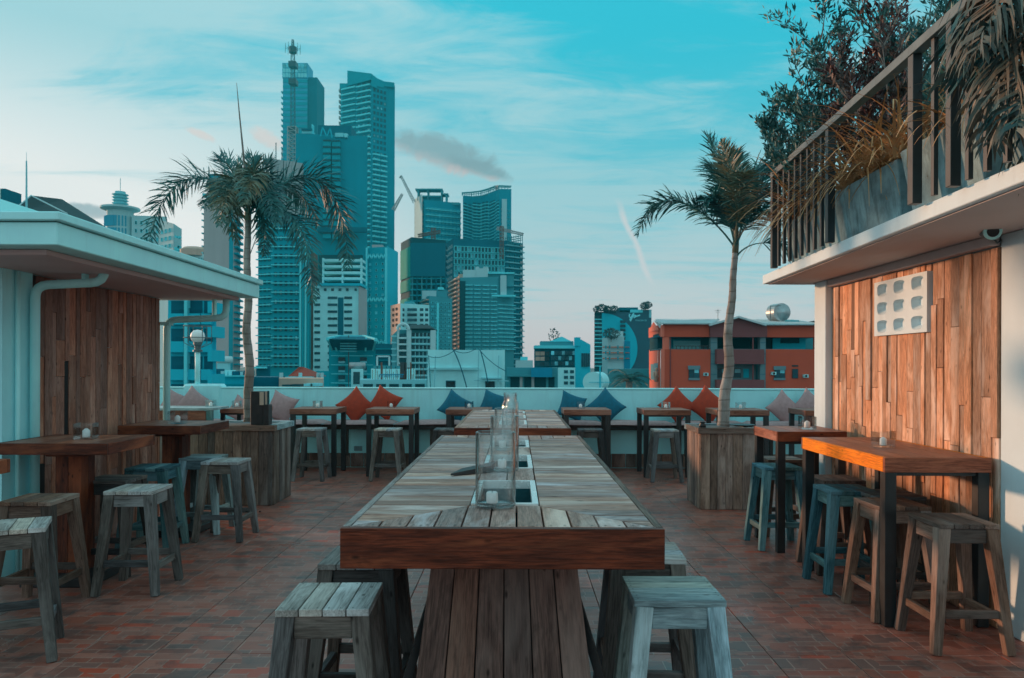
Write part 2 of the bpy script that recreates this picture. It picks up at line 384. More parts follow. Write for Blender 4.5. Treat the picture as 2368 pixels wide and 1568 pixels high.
    def build(s, name, mats, parent=None, smooth=False, bevel=0.0, M4=None):
        return link(name, s.mesh(name, smooth, bevel), mats, parent, M4)
_cache = {}
def plank(name, a, b_, w, t, mat, parent, up=(0, 0, 1), w2=None, t2=None, bevel=.002, worn=0.0):
    """a bar whose own X axis (the grain) runs from a to b; w across, t along up"""
    a = Vector(a); b_ = Vector(b_); d = b_-a; L = d.length; d.normalize(); u = Vector(up)
    if abs(d.dot(u)) > .99: u = Vector((0, 1, 0)) if abs(d.y) < .9 else Vector((1, 0, 0))
    r = u.cross(d).normalized(); q = d.cross(r).normalized()
    w2 = w if w2 is None else w2; t2 = t if t2 is None else t2
    key = (round(L, 4), round(w, 4), round(t, 4), round(w2, 4), round(t2, 4), mat, bevel)
    if key not in _cache:
        mb = MB(); h = L/2
        mb.add([(-h, -w/2, -t/2), (h, -w2/2, -t2/2), (h, w2/2, -t2/2), (-h, w/2, -t/2), (-h, -w/2, t/2), (h, -w2/2, t2/2), (h, w2/2, t2/2), (-h, w/2, t/2)],
               [(0, 3, 2, 1), (4, 5, 6, 7), (0, 1, 5, 4), (1, 2, 6, 5), (2, 3, 7, 6), (3, 0, 4, 7)])
        me = mb.mesh(name, bevel=bevel); me.materials.append(M[mat]); _cache[key] = me
    c = (a+b_)/2
    m4 = Matrix(((d.x, r.x, q.x, c.x), (d.y, r.y, q.y, c.y), (d.z, r.z, q.z, c.z), (0, 0, 0, 1)))
    return link(name, _cache[key], None, parent, m4)
def polyboard(name, poly, z0, z1, mat, parent, along='x', bevel=.0015):
    """flat board from a plan polygon, grain along world x or y"""
    cx = sum(p[0] for p in poly)/len(poly); cy = sum(p[1] for p in poly)/len(poly); cz = (z0+z1)/2
    if along == 'x': q = [(x-cx, y-cy) for x, y in poly]; rot = Matrix.Identity(4)
    else: q = [(y-cy, -(x-cx)) for x, y in poly]; rot = Matrix.Rotation(R(90), 4, 'Z')
    mb = MB().prism(q, z0-cz, z1-cz)
    return mb.build(name, mat, parent, bevel=bevel, M4=Matrix.Translation((cx, cy, cz)) @ rot)
# ================================================================ ground and terrace
GZ = -14.0
g = MB(); g.add([(-4000, -800, GZ), (4000, -800, GZ), (4000, 7000, GZ), (-4000, 7000, GZ)], [(0, 1, 2, 3)])
M['street'] = plain('grey_city_ground', (.06, .075, .08), .9, .3, .02)
tag(g.build('ground', 'street'), 'grey city ground far below the terrace', None, None, 'structure')
fl = MB().box(-8, 4.2, -1.5, 12.0, GZ, -.012).build('floor', 'grout'); tag(fl, 'terracotta tiled terrace floor with thin grout lines', None, None, 'structure')
TS = .40; X0 = -2.28; Y0 = 6.0
tl = []
i0 = int(math.floor((-6.4-X0)/TS)); i1 = int(math.ceil((3.2-X0)/TS)); j0 = int(math.floor((-.6-Y0)/TS)); j1 = int(math.ceil((11.9-Y0)/TS))
for i in range(i0, i1):
    for j in range(j0, j1):
        cx = X0+(i+.5)*TS; cy = Y0+(j+.5)*TS
        vis = cy > 3.3 and abs(cx) < .72*(cy+.3)
        hid = (-.3 < cx < .3 and cy < 9) or cx > 2.9 or (cx < -3.6 and cy < 7.9)
        tl.append(((0 if vis and not hid else 1000)+cy+abs(cx)*.1, cx, cy))
tl.sort()
tb = MB().box(-TS/2+.002, TS/2-.002, -TS/2+.002, TS/2-.002, -.012, 0)
tme = tb.mesh('tile', bevel=.0015); tme.materials.append(M['tile'])
rest = MB()
for k, (_, cx, cy) in enumerate(tl):
    dz = random.uniform(-.0008, .0008)
    if k < 300: link('tile', tme, None, fl, Matrix.Translation((cx, cy, dz)) @ Matrix.Rotation(random.choice([0, 0, math.pi]), 4, 'Z'))
    else: rest.box(cx-TS/2+.002, cx+TS/2-.002, cy-TS/2+.002, cy+TS/2-.002, -.012, dz)
tag(rest.build('tile', 'tile', fl, bevel=.0), None, None, None, 'stuff')

# ================================================================ parapet and bench
PY = 11.70
par = thing('parapet_wall', 'low white rendered wall along the far edge of the terrace, with a raised block at its left', 'wall', (0, PY, 0))
zt = EYE-(900.5-HY)/FPX*PY
MB().box(-8.0, 5.6, PY, PY+.18, -.0, zt).build('wall', 'white', par, bevel=.006)
MB().box(-8.0, 5.6, PY-.012, PY+.192, zt+.002, zt+.022).build('coping', 'white2', par, bevel=.004)
c0 = W(424, 888, PY); c1 = W(512, 888, PY)
MB().box(c0.x, c1.x, PY-.03, PY+.22, 0, c0.z).build('raised_block', 'white', par, bevel=.03)
BT = .70; BF = 11.08
bench = thing('bench', 'long bench with mauve grey seat cushions built against the far white wall', 'bench', (0, BF, 0))
MB().box(-5.2, 4.3, BF+.26, PY-.005, .0, .60).build('bench_wall', 'white', bench)
for k in range(-5, 5):
    x0 = k*1.03+.28
    plank('apron_board', (x0, BF+.03, .615), (x0+1.025, BF+.03, .615), .03, .07, 'stool_dark', bench)
    x1 = min(x0+1.03, 4.28)
    me = MB(); n = 12; 
    # cushion: soft slab
    N = 10; vs = []; fs = []
    for a in range(N+1):
        for c in range(N+1):
            u = a/N; v = c/N; e = (1-(2*u-1)**8)*(1-(2*v-1)**8)
            vs.append((x0+.006+u*(x1-x0-.012), BF-.02+v*.56, .655+.045*e**.5+.006*math.sin(5*u+k)))
    for a in range(N+1):
        for c in range(N+1):
            u = a/N; v = c/N; e = (1-(2*u-1)**8)*(1-(2*v-1)**8)
            vs.append((x0+.006+u*(x1-x0-.012), BF-.02+v*.56, .655-.022*e**.5))
    K = (N+1)**2
    for a in range(N):
        for c in range(N):
            p = a*(N+1)+c
            fs.append((p, p+N+1, p+N+2, p+1)); fs.append((K+p, K+p+1, K+p+N+2, K+p+N+1))
    me.add(vs, fs).build('cushion', 'cush', bench, smooth=True)
for k in range(-12, 11):
    x = k*.41
    if -5.2 < x < 4.2:
        plank('bracket', (x, BF+.055, .20), (x, BF+.055, .58), .045, .05, 'black' if k % 3 else 'stool_dark', bench, up=(0, 1, 0)) if k % 3 == 0 else None
x = -5.1; kk = 0
while x < 4.2:
    w = random.uniform(.13, .24)
    plank('base_plank', (x+w/2, BF+.25, .012), (x+w/2, BF+.25, .212), w-.008, .022, 'planter' if random.random() < .5 else 'pedestal', bench, up=(0, 1, 0))
    x += w
so = W(828, 1037, BF+.255)
MB().box(so.x-.06, so.x+.06, BF+.24, BF+.259, so.z-.035, so.z+.035).build('wall_outlet', 'concrete', bench, bevel=.004)

def pillow(px, py, size, rot, mat, label, tilt=14, yaw=0, d=11.48):
    N = 14; mb = MB(); h = size/2
    for sgn in (1, -1):
        vs = []; fs = []
        for a in range(N+1):
            for c in range(N+1):
                u = 2*a/N-1; v = 2*c/N-1
                pin = 1-.13*(1-u*u)*(abs(v)**3) ; pin2 = 1-.13*(1-v*v)*(abs(u)**3)
                th = .095*size/.45*max(0, (1-u*u))**.55*max(0, (1-v*v))**.55
                cr = .004*math.sin(7*u+5*v+px)*(1-u*u)*(1-v*v)
                vs.append((u*h*pin2*(1), sgn*(th+cr), v*h*pin))
        for a in range(N):
            for c in range(N):
                p = a*(N+1)+c; q = (p, p+1, p+N+2, p+N+1)
                fs.append(q if sgn > 0 else q[::-1])
        mb.add(vs, fs)
    p = W(px, py, d)
    m4 = Matrix.Translation(p) @ Matrix.Rotation(R(yaw), 4, 'Z') @ Matrix.Rotation(R(-tilt), 4, 'X') @ Matrix.Rotation(R(rot), 4, 'Y')
    o = mb.build('cushion', mat, None, smooth=True, M4=m4)
    bm = bmesh.new(); bm.from_mesh(o.data); bmesh.ops.remove_doubles(bm, verts=bm.verts[:], dist=.0005); bm.to_mesh(o.data); bm.free(); o.data.polygons.foreach_set('use_smooth', [True]*len(o.data.polygons))
    tag(o, label, 'cushion', 'scatter cushions on the bench')
OR = 'p_orange'
pillow(822, 938, .43, 47, OR, 'orange cushion on its corner, left one of the pair left of the long table', yaw=8)
pillow(888, 933, .43, 28, OR, 'orange cushion leaning right, right one of the pair left of the long table', yaw=-8)
pillow(1052, 940, .40, 34, 'p_blue', 'blue cushion just behind the bar table nearest the long table on its left', yaw=10)
pillow(1140, 937, .40, 18, 'p_blue', 'blue cushion lying low directly behind the glass jars of the long table', yaw=-10)
pillow(1322, 940, .40, 20, 'p_blue', 'blue cushion behind the candle of the first bar table right of the long table', yaw=14)
pillow(1400, 942, .45, 44, 'p_blue', 'large blue cushion on its corner, rightmost of the blue ones', yaw=-6)
pillow(1566, 938, .44, 46, OR, 'orange cushion on its corner, left one of the right hand pair', yaw=4)
pillow(1636, 938, .46, 40, OR, 'orange cushion half hidden by the slanting palm trunk on the right', yaw=-6)
pillow(1812, 944, .42, 46, 'p_mauve', 'mauve grey cushion on its corner in the right part of the bench', yaw=6)
pillow(1872, 940, .42, 40, 'p_mauve', 'mauve grey cushion at the right end of the bench beside the white column')
pillow(650, 943, .44, 20, 'p_mauve', 'mauve grey cushion right of the menu holder and left palm', yaw=-10)
pillow(556, 948, .36, 30, 'p_mauve', 'mauve grey cushion peeping out left of the left palm trunk')
pillow(447, 935, .42, 38, 'p_mauve', 'mauve grey cushion on its corner beside the white downpipe, right one of two', yaw=12)
pillow(405, 938, .42, 25, 'p_mauve', 'mauve grey cushion beside the white downpipe, partly hidden by it', yaw=20)

# globe lamp on the parapet
lp = W(457, 778, PY+.09); lb = W(457, 888, PY+.09)
lamp = thing('globe_lamp', 'white globe lamp in a wire cage on a white pole on the far wall', 'lamp', (lp.x, lp.y, lb.z))
MB().tube([(lp.x, lp.y, lb.z), (lp.x, lp.y, lp.z-.17)], .038, 12).build('pole', 'white2', lamp, smooth=True)
MB().lathe([(.001, -.105), (.06, -.09), (.095, -.05), (.107, 0), (.095, .05), (.06, .09), (.001, .105)], lp, 20).build('globe', 'wax', lamp, smooth=True)
MB().lathe([(.0, -.24), (.07, -.235), (.07, -.21), (.045, -.2), (.045, -.15), (.06, -.13), (.062, -.085), (.0, -.085)], lp, 14).build('lamp_holder', 'railtop', lamp, smooth=False)
cg = MB()
for k in range(6):
    a = k*math.pi/3+.2; rx = .20
    pp = [(lp.x+.06*math.cos(a), lp.y+.06*math.sin(a), lp.z-.17), (lp.x+rx*math.cos(a), lp.y+rx*math.sin(a), lp.z-.10), (lp.x+rx*math.cos(a), lp.y+rx*math.sin(a), lp.z+.16)]
    cg.tube(pp, .006, 5)
for dz in (.16, -.02):
    cg.tube([(lp.x+.2*math.cos(t*math.pi/8), lp.y+.2*math.sin(t*math.pi/8), lp.z+dz) for t in range(17)], .006, 5)
cg.build('wire_cage', 'railtop', lamp)

# ================================================================ left kiosk
KX = -3.52
kio = thing('kiosk', 'white kiosk with a flat overhanging roof and brown plank wall on the left', 'kiosk', (-4.5, 5.27, 0))
MB().prism([(-8, 5.27), (KX-.012, 5.27), (KX-.012, 5.60), (KX-.05, 5.60), (KX-.05, 7.63), (-8, 7.63)], 0, 2.2).build('wall', 'white', kio)
RX = -2.69; RN = 4.49; RF = 8.02
MB().box(-8.2, RX, RN, RF, 2.20, 2.335).build('roof', 'white2', kio, bevel=.006)
MB().box(-8.2, RX+.03, RN-.03, RF+.03, 2.341, 2.392).build('roof_edge_cap', 'white2', kio, bevel=.006)
MB().box(-8.2, RX-.02, RN+.02, RF-.02, 2.334, 2.342).build('roof_joint', 'darkmetal', kio)
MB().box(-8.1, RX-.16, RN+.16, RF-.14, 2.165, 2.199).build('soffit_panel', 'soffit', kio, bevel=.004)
MB().box(-8.2, -3.93, 4.6, 6.36, 2.60, 2.76).add([(-8.2, 4.7, 2.60), (-4.1, 4.7, 2.60), (-4.1, 6.2, 2.60), (-8.2, 6.2, 2.60), (-8.2, 4.7, 2.39), (-4.1, 4.7, 2.39), (-4.1, 6.2, 2.39), (-8.2, 6.2, 2.39)],
    [(0, 4, 5, 1), (1, 5, 6, 2), (2, 6, 7, 3)]).build('upper_roof_slab', 'white2', kio, bevel=.0)
y = 5.603
while y < 7.62:
    w = min(random.choice([.055, .07, .08, .095, .11]), 7.63-y)
    if 7.63-(y+w) < .03: w = 7.63-y
    z = 0.004; top = 2.16
    cuts = sorted(random.uniform(.35, 2.0) for _ in range(random.choice([1, 2, 2])))
    cuts = [c for i, c in enumerate(cuts) if i == 0 or c-cuts[i-1] > .25]
    zs = [z]+cuts+[top]
    for a, c in zip(zs[:-1], zs[1:]):
        t = random.uniform(.018, .030)
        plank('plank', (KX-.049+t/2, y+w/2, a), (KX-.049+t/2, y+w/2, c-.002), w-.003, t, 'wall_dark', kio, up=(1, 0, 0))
    y += w
# drain pipes
p = lambda x_, y_, z_: (x_, y_, z_)
def elbowpts(pts, r):
    out = [Vector(pts[0])]
    for i in range(1, len(pts)-1):
        a, b_, c = Vector(pts[i-1]), Vector(pts[i]), Vector(pts[i+1])
        d0 = (a-b_).normalized(); d1 = (c-b_).normalized()
        for t in (0, .25, .5, .75, 1):
            s = b_+d0*r; e = b_+d1*r; out.append(s*(1-t)**2+b_*2*t*(1-t)+e*t*t)
    out.append(Vector(pts[-1])); return out
xw = KX+.032
e1 = W(82, 652, 5.66); z1 = 2.075
pipe1 = [(xw, 5.56, 0.03), (xw, 5.56, z1), (-3.02, 5.62, z1+.03), (-3.02, 5.62, 2.17)]
MB().tube(elbowpts(pipe1, .09), .033, 14).build('drainpipe', 'white2', kio, smooth=True)
pipe2 = [(-3.50, 7.68, 0.25), (-3.50, 7.68, 1.95), (-2.93, 7.74, 1.98), (-2.93, 7.74, 2.17)]
MB().tube(elbowpts(pipe2, .09), .033, 14).build('drainpipe', 'white2', kio, smooth=True)
MB().tube([(xw-.02, 5.40, 0.02), (xw-.02, 5.40, 2.16)], .016, 10).build('conduit', 'white2', kio, smooth=True)
for yy, zz_, xx in ((5.62, 2.10, -3.16), (7.77, 2.05, -3.06)):
    MB().box(xx-.012, xx+.012, yy-.03, yy+.03, z1 if yy < 6 else 1.98, 2.166).build('pipe_hanger', 'white2', kio, bevel=.002)
MB().box(-3.60, KX+.062, 7.635, 7.73, 1.90, 1.93).build('pipe_clip', 'white2', kio)

# ================================================================ right building: wall, slab, column
WX = 2.76
bar_ = thing('terrace_building', 'right hand building with reclaimed timber wall under a white balcony slab', 'building', (3.2, 5.0, 0))
MB().box(WX+.03, 3.6, 4.40, 6.95, 0, 2.2615).build('wall', 'paint', bar_)
MB().box(WX+.012, 3.6, 1.6, 4.399, 0, 2.2615).build('white_wall_panel', 'paint', bar_, bevel=.005)
MB().box(2.70, WX+.029, 6.72, 6.97, 0, 2.2615).build('column', 'paint', bar_, bevel=.005)
slabpoly = [(2.285, 7.145), (2.09, 3.17), (2.0, 1.4), (7, 1.4), (7, 7.145)]
MB().prism(slabpoly, 2.27, 2.352).build('balcony_slab', 'paint', bar_, bevel=.004)
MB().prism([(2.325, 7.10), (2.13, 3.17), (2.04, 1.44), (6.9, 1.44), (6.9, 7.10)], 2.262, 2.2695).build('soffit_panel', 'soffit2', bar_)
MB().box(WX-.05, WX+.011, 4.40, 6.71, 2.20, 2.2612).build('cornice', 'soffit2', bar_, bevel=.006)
BY0, BY1, BZ0, BZ1 = 5.13, 5.885, 1.73, 2.13
BZ0 = EYE+(HY-778+3)/FPX*5.885; BZ1 = EYE+(HY-655+3)/FPX*5.885
y = 4.405
while y < 6.715:
    w = random.choice([.05, .065, .075, .085, .10])
    w = min(w, 6.718-y)
    if y < BY0 < y+w: w = BY0-y
    if y < BY1 < y+w: w = BY1-y
    if w < .02: y += w; continue
    inb = BY0-.001 <= y < BY1-.001
    segs = [(0.004, BZ0), (BZ1, 2.195)] if inb else [(0.004, 2.195)]
    for s0, s1 in segs:
        n = 0 if s1-s0 < .5 else random.choice([1, 2, 2, 3])
        cuts = sorted(random.uniform(s0+.2, s1-.2) for _ in range(n)); cuts = [c for i, c in enumerate(cuts) if i == 0 or c-cuts[i-1] > .22]
        zs = [s0]+cuts+[s1]
        for a, c in zip(zs[:-1], zs[1:]):
            t = random.uniform(.020, .036)
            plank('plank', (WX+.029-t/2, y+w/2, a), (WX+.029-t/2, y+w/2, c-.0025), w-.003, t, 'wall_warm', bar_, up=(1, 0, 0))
    y += w
# breeze block vent 3 x 3
bb = MB(); cw = (BY1-BY0)/3; ch = (BZ1-BZ0)/3; fx = WX-.022; bx_ = WX+.029
def vent():
    mb = MB(); e = .0
    nseg = 12
    for i in range(3):
        for j in range(3):
            y0 = BY0+i*cw; z0 = BZ0+j*ch; y1 = y0+cw; z1 = z0+ch
            cy = (y0+y1)/2; cz = (z0+z1)/2
            outer = []; inner = []; back = []
            for k in range(24):
                a = 2*math.pi*k/24
                c_, s_ = math.cos(a), math.sin(a)
                q = 1/max(abs(c_), abs(s_))
                outer.append((fx, cy+c_*q*cw/2, cz+s_*q*ch/2))
                rr = 1/((abs(c_)**4+abs(s_)**4)**.25)
                wob = 1+.10*s_*(1 if j != 2 else .6)
                inner.append((fx, cy+c_*rr*cw*.31*wob, cz+s_*rr*ch*.34))
                back.append((bx_, cy+c_*rr*cw*.23, cz+s_*rr*ch*.20+ch*.10))
            o = len(mb.v); mb.v += outer+inner+back
            for k in range(24):
                k2 = (k+1) % 24
                mb.f.append((o+k, o+24+k, o+24+k2, o+k2)); mb.mi.append(0)
                mb.f.append((o+24+k, o+48+k, o+48+k2, o+24+k2)); mb.mi.append(0)
            mb.f.append(tuple(o+48+k for k in range(24))); mb.mi.append(0)
    mb.add([(fx, BY0, BZ0), (fx, BY1, BZ0), (fx, BY1, BZ1), (fx, BY0, BZ1), (bx_, BY0, BZ0), (bx_, BY1, BZ0), (bx_, BY1, BZ1), (bx_, BY0, BZ1)],
           [(0, 1, 5, 4), (1, 2, 6, 5), (2, 3, 7, 6), (3, 0, 4, 7)])
    return mb
vt = vent().build('vent_block', 'paint', bar_)
# CCTV camera
cp = W(2291, 535, 4.28)
cc = thing('security_camera', 'small bullet security camera on a bracket under the balcony', 'camera', cp)
ax = Vector((-.35, -.92, -.18)).normalized()
MB().tube([cp-ax*.10, cp+ax*.05], .042, 18).build('body', 'railtop', cc, smooth=False)
MB().tube([cp+ax*.03, cp+ax*.058], .045, 18).build('lens_ring', 'white2', cc)
MB().tube([cp+ax*.058, cp+ax*.060], .030, 18).build('lens', 'black', cc)
MB().tube([cp-ax*.07, cp-ax*.07+Vector((.10, .02, .03)), (WX+.0, cp.y+.12, cp.z+.05)], .014, 8).tube([cp+Vector((.05, .1, .0)), cp+Vector((.1, .1, -.05)), (WX, cp.y+.1, cp.z-.03)], .005, 6).build('bracket', 'railtop', cc, smooth=True)
# railing
ra = Vector((2.215, 6.62, 2.352)); rb = Vector((2.075, 4.01, 2.352)); rdir = (rb-ra); 
def rp(d): 
    t = (6.62-d)/(6.62-4.01); return Vector((ra.x+rdir.x*t, d, 2.352))
rail = thing('balcony_railing', 'dark steel balcony railing with grey handrail above the timber wall', 'railing', ra)
RTZ = 3.155
plank('handrail', rp(6.64)+Vector((0, 0, RTZ-2.352)), rp(1.7)+Vector((0, 0, RTZ-2.352)), .06, .05, 'railtop', rail)
for d, w in ((6.62, .05), (5.26, .05), (4.01, .055), (3.62, .045), (2.6, .05)):
    p0 = rp(d); MB().bar(p0, p0+Vector((0, 0, RTZ-2.352-.026)), w, .05, (1, 0, 0)).build('post', 'darkmetal', rail, bevel=.002)
for d in [6.62-.15*k for k in range(1, 9)]+[3.80, 3.48, 3.33, 3.18, 3.03]:
    p0 = rp(d); MB().bar(p0, p0+Vector((0, 0, RTZ-2.352-.026)), .028, .022, (1, 0, 0)).build('baluster', 'darkmetal', rail)
# end return of the railing
MB().box(2.24, 5.0, 6.60, 6.64, RTZ-.025, RTZ+.02).build('handrail', 'railtop', rail)
for k in range(1, 14):
    MB().box(2.22+k*.2, 2.24+k*.2, 6.61, 6.63, 2.352, RTZ-.026).build('baluster', 'darkmetal', rail)

# ================================================================ stools
def make_stool(kind, label, rail_mat=None):
    t = thing('stool', label, 'stool'); k = kind; H_ = .675; h = .16
    sk = {'stool_grey': 'seat_grey_lit', 'stool_dark': 'stool_grey'}.get(kind, kind)  # seats take a paler wood than the legs: skylight put into colour
    for i in range(4):
        x = -h+(i+.5)*h*2/4
        plank('seat_plank', (x, -h-.003, H_-.0125+random.uniform(-.001, .001)), (x, h+.003, H_-.0125), h/2-.004, .025, sk, t)
    nb = MB()
    for i in range(4):
        for dx in (-.02, .02):
            for y in (-.148, .148):
                c = (-h+(i+.5)*h*2/4+dx+random.uniform(-.004, .004), y+random.uniform(-.004, .004)); r = .0035
                nb.add([(c[0]+r*math.cos(a*math.pi/3), c[1]+r*math.sin(a*math.pi/3), H_+.0012) for a in range(6)], [tuple(range(6))])
    nb.build('nail_heads', 'black', t)
    for sx in (-1, 1):
        for sy in (-1, 1):
            plank('leg', (sx*.126, sy*.126, H_-.026), (sx*.192, sy*.192, 0.0), .064, .064, k, t, up=(0, 1, 0), w2=.046, t2=.046)
    for s in (-1, 1):
        plank('apron', (-.098, s*.137, H_-.066), (.098, s*.137, H_-.066), .024, .076, k, t)
        plank('apron', (s*.137, -.098, H_-.066), (s*.137, .098, H_-.066), .024, .076, k, t)
        plank('stretcher', (-.15, s*.170, .205), (.15, s*.170, .205), .026, .042, rail_mat or k, t)
        plank('stretcher', (s*.170, -.15, .175), (s*.170, .15, .175), .026, .042, rail_mat or k, t)
    return t
PROTO = {}
def stool(kind, x, y, rz, label):
    rz += random.uniform(-2.5, 2.5)
    if kind not in PROTO:
        s = make_stool(kind, label); s['group'] = 'wooden bar stools'; s.location = (x, y, 0.001); s.rotation_euler = (0, 0, R(rz)); PROTO[kind] = s; return s
    return dup(PROTO[kind], (x, y, 0.001), R(rz), label)
stool('stool_grey', -.66, 2.757, 0, 'grey stool with bare seat planks in the left foreground by the long table')
stool('stool_pale', .58, 2.865, 90, 'pale teal tinted stool in the right foreground at the head of the long table')
stool('stool_dark', -.665, 3.35, 0, 'dark stool half under the left side of the long table behind the foreground stool')
stool('stool_grey', .575, 3.46, 90, 'grey stool whose seat corner shows at the right edge of the long table')
stool('stool_grey', -2.60, 3.97, 28, 'turned stool cut by the left edge of the picture at the bottom')
stool('stool_brown', -2.96, 4.77, 0, 'brownish stool before the left table, second from the bottom left corner')
stool('stool_grey', -2.54, 5.17, 0, 'grey stool standing out on the tiles in front of the first left table')
stool('stool_dark', -2.94, 5.62, 90, 'dark stool tucked behind the post of the first left table')
stool('stool_blue', -2.97, 6.28, 0, 'blue tinted stool between the two left tables')
stool('stool_pale', -2.84, 6.98, 90, 'pale seated stool partly hidden by the post of the second left table')
stool('stool_grey', -2.53, 6.70, 0, 'grey stool standing in front of the wooden planter on the left')
stool('stool_brown', 2.385, 4.20, 0, 'nearest stool of the right row with orange lit legs by the white wall')
stool('stool_brown', 2.30, 4.71, 0, 'second stool of the right row behind the black table leg')
stool('stool_blue', 2.25, 5.26, 0, 'blue tinted stool of the right row, third from the front')
stool('stool_blue', 2.19, 6.46, 0, 'bluish stool under the second right table in front of the planter')
stool('stool_brown', 2.40, 6.98, 90, 'stool whose pale seat shows behind the bluish stool at the second right table')
stool('stool_brown', 2.38, 5.74, 0, 'brown stool with solid seat under the first right table by the timber wall')
stool('stool_dark', 2.45, 5.05, 90, 'dark stool deep under the first right table against the timber wall')
for x, kd, lb in ((-2.70, 'stool_grey', 'stool at the far bar table beside the left planter'),
                  (-1.69, 'stool_grey', 'stool at the far bar table in front of the two orange cushions on the left'),
                  (-.92, 'stool_dark', 'stool at the far bar table just left of the long table'),
                  (.97, 'stool_dark', 'stool at the far bar table just right of the long table'),
                  (1.95, 'stool_grey', 'stool at the far bar table beside the right planter')):
    stool(kd, x, 10.13, 0, lb)

# ================================================================ long centre tables
def long_table(x0, x1, y0, y1, top, label, seed, nb, troughs):
    random.seed(seed)
    t = thing('long_table', label, 'table', ((x0+x1)/2, (y0+y1)/2, 0))
    th = .125; zb = top-th; cx = (x0+x1)/2; cw = .125      # centre strip half width
    e = .03
    plank('edge_board', (x0, y0+.015, top-th/2), (x1, y0+.015, top-th/2), .03, th, 'redwood', t)
    plank('edge_board', (x0, y1-.015, top-th/2), (x1, y1-.015, top-th/2), .03, th, 'redwood', t)
    for s in (x0+.012, x1-.012):
        plank('edge_board', (s, y0+.031, top-th/2+.001), (s, y1-.031, top-th/2+.001), .024, th, 'planter', t)
    ax0, ax1, ay0, ay1 = x0+.026, x1-.026, y0+.033, y1-.033
    m = ay0+.36; m2 = ay1-.36                               # ends of the mitres
    g = .003; nl_ = MB()
    # end boards, cut on the mitre
    for (ya, ym, sgn) in ((ay0, m, 1), (ay1, m2, -1)):
        n = 11; w = (ax1-ax0)/n
        def lim(x):
            if x < cx-cw: k = (x-ax0)/(cx-cw-ax0)
            elif x > cx+cw: k = (ax1-x)/(ax1-cx-cw)
            else: k = 1
            return ya+(ym-ya)*max(0.03, min(1, k))
        for i in range(n):
            a = ax0+i*w+g; b_ = ax0+(i+1)*w-g
            poly = [(a, ya), (b_, ya), (b_, lim(b_)), (a, lim(a))]
            if sgn < 0: poly = poly[::-1]
            for dx in (-.022, .022):
                for dy in (.018,):
                    c = ((a+b_)/2+dx, ya+dy*sgn); nl_.add([(c[0]+.004*math.cos(a_*math.pi/3), c[1]+.004*math.sin(a_*math.pi/3), top+.0016) for a_ in range(6)], [tuple(range(6))])
            polyboard('end_board', poly, top-.028+random.uniform(-.001, .0015), top+random.uniform(-.0005, .001), 'deck', t, 'y')
    nl_.build('nail_heads', 'black', t)
    # cross boards
    n = int(round((ay1-ay0)/.094)); w = (ay1-ay0)/n
    for i in range(n):
        a = ay0+i*w; b_ = a+w-random.uniform(.003, .006); dz = random.uniform(-.0025, .0025)
        for side in (-1, 1):
            def xin(y):
                k = 1.0
                if y < m: k = (y-ay0)/(m-ay0)
                if y > m2: k = (ay1-y)/(ay1-m2)
                k = max(0.0, min(1, k))
                return (ax0+(cx-cw-ax0)*k-g) if side < 0 else (ax1-(ax1-cx-cw)*k+g)
            xo = ax0 if side < 0 else ax1
            pa, pb = xin(a), xin(b_)
            if abs(pa-xo) < .02 and abs(pb-xo) < .02: continue
            poly = [(xo, a), (pa, a), (pb, b_), (xo, b_)] if side < 0 else [(pa, a), (xo, a), (xo, b_), (pb, b_)]
            polyboard('cross_board', poly, top-.026+dz, top+dz*.6, 'deck', t, 'x')
    # troughs and the strip between them
    last = m
    for (ta, tb_) in troughs:
        for k in (0, 1):
            if ta-last > .02: polyboard('centre_board', [(cx-cw+k*cw+g, last+g), (cx-cw+(k+1)*cw-g, last+g), (cx-cw+(k+1)*cw-g, ta-g), (cx-cw+k*cw+g, ta-g)], top-.026, top, 'deck', t, 'y')
        last = tb_
        r = MB(); f = .022; X0_, X1_ = cx-cw+.002, cx+cw-.002
        ring = [(X0_, ta), (X1_, ta), (X1_, tb_), (X0_, tb_)]; inn = [(X0_+f, ta+f), (X1_-f, ta+f), (X1_-f, tb_-f), (X0_+f, tb_-f)]
        vs = [(x, y, top+.004) for x, y in ring]+[(x, y, top+.004) for x, y in inn]+[(x, y, top-.02) for x, y in ring]+[(x, y, top-.03) for x, y in inn]
        fs = []
        for k in range(4):
            q = (k+1) % 4
            fs += [(k, q, 4+q, 4+k), (8+k, 8+q, q, k), (4+k, 4+q, 12+q, 12+k)]
        r.add(vs, fs); rim = r.build('ice_trough', 'steel', t)
        b2 = MB(); z0 = top-.11
        a_ = [(x, y, top-.029) for x, y in inn]; c_ = [(x, y, z0) for x, y in inn]
        b2.add(a_+c_, [(4, 5, 6, 7)]+[(k, (k+1) % 4, 4+(k+1) % 4, 4+k) for k in range(4)]).build('basin', 'basin', rim)
    for k in (0, 1):
        polyboard('centre_board', [(cx-cw+k*cw+g, last+g), (cx-cw+(k+1)*cw-g, last+g), (cx-cw+(k+1)*cw-g, m2-g), (cx-cw+k*cw+g, m2-g)], top-.026, top, 'deck', t, 'y')
    MB().box(x0+.03, x1-.03, y0+.04, y1-.04, top-.125, top-.115).build('underboard', 'stool_dark', t)
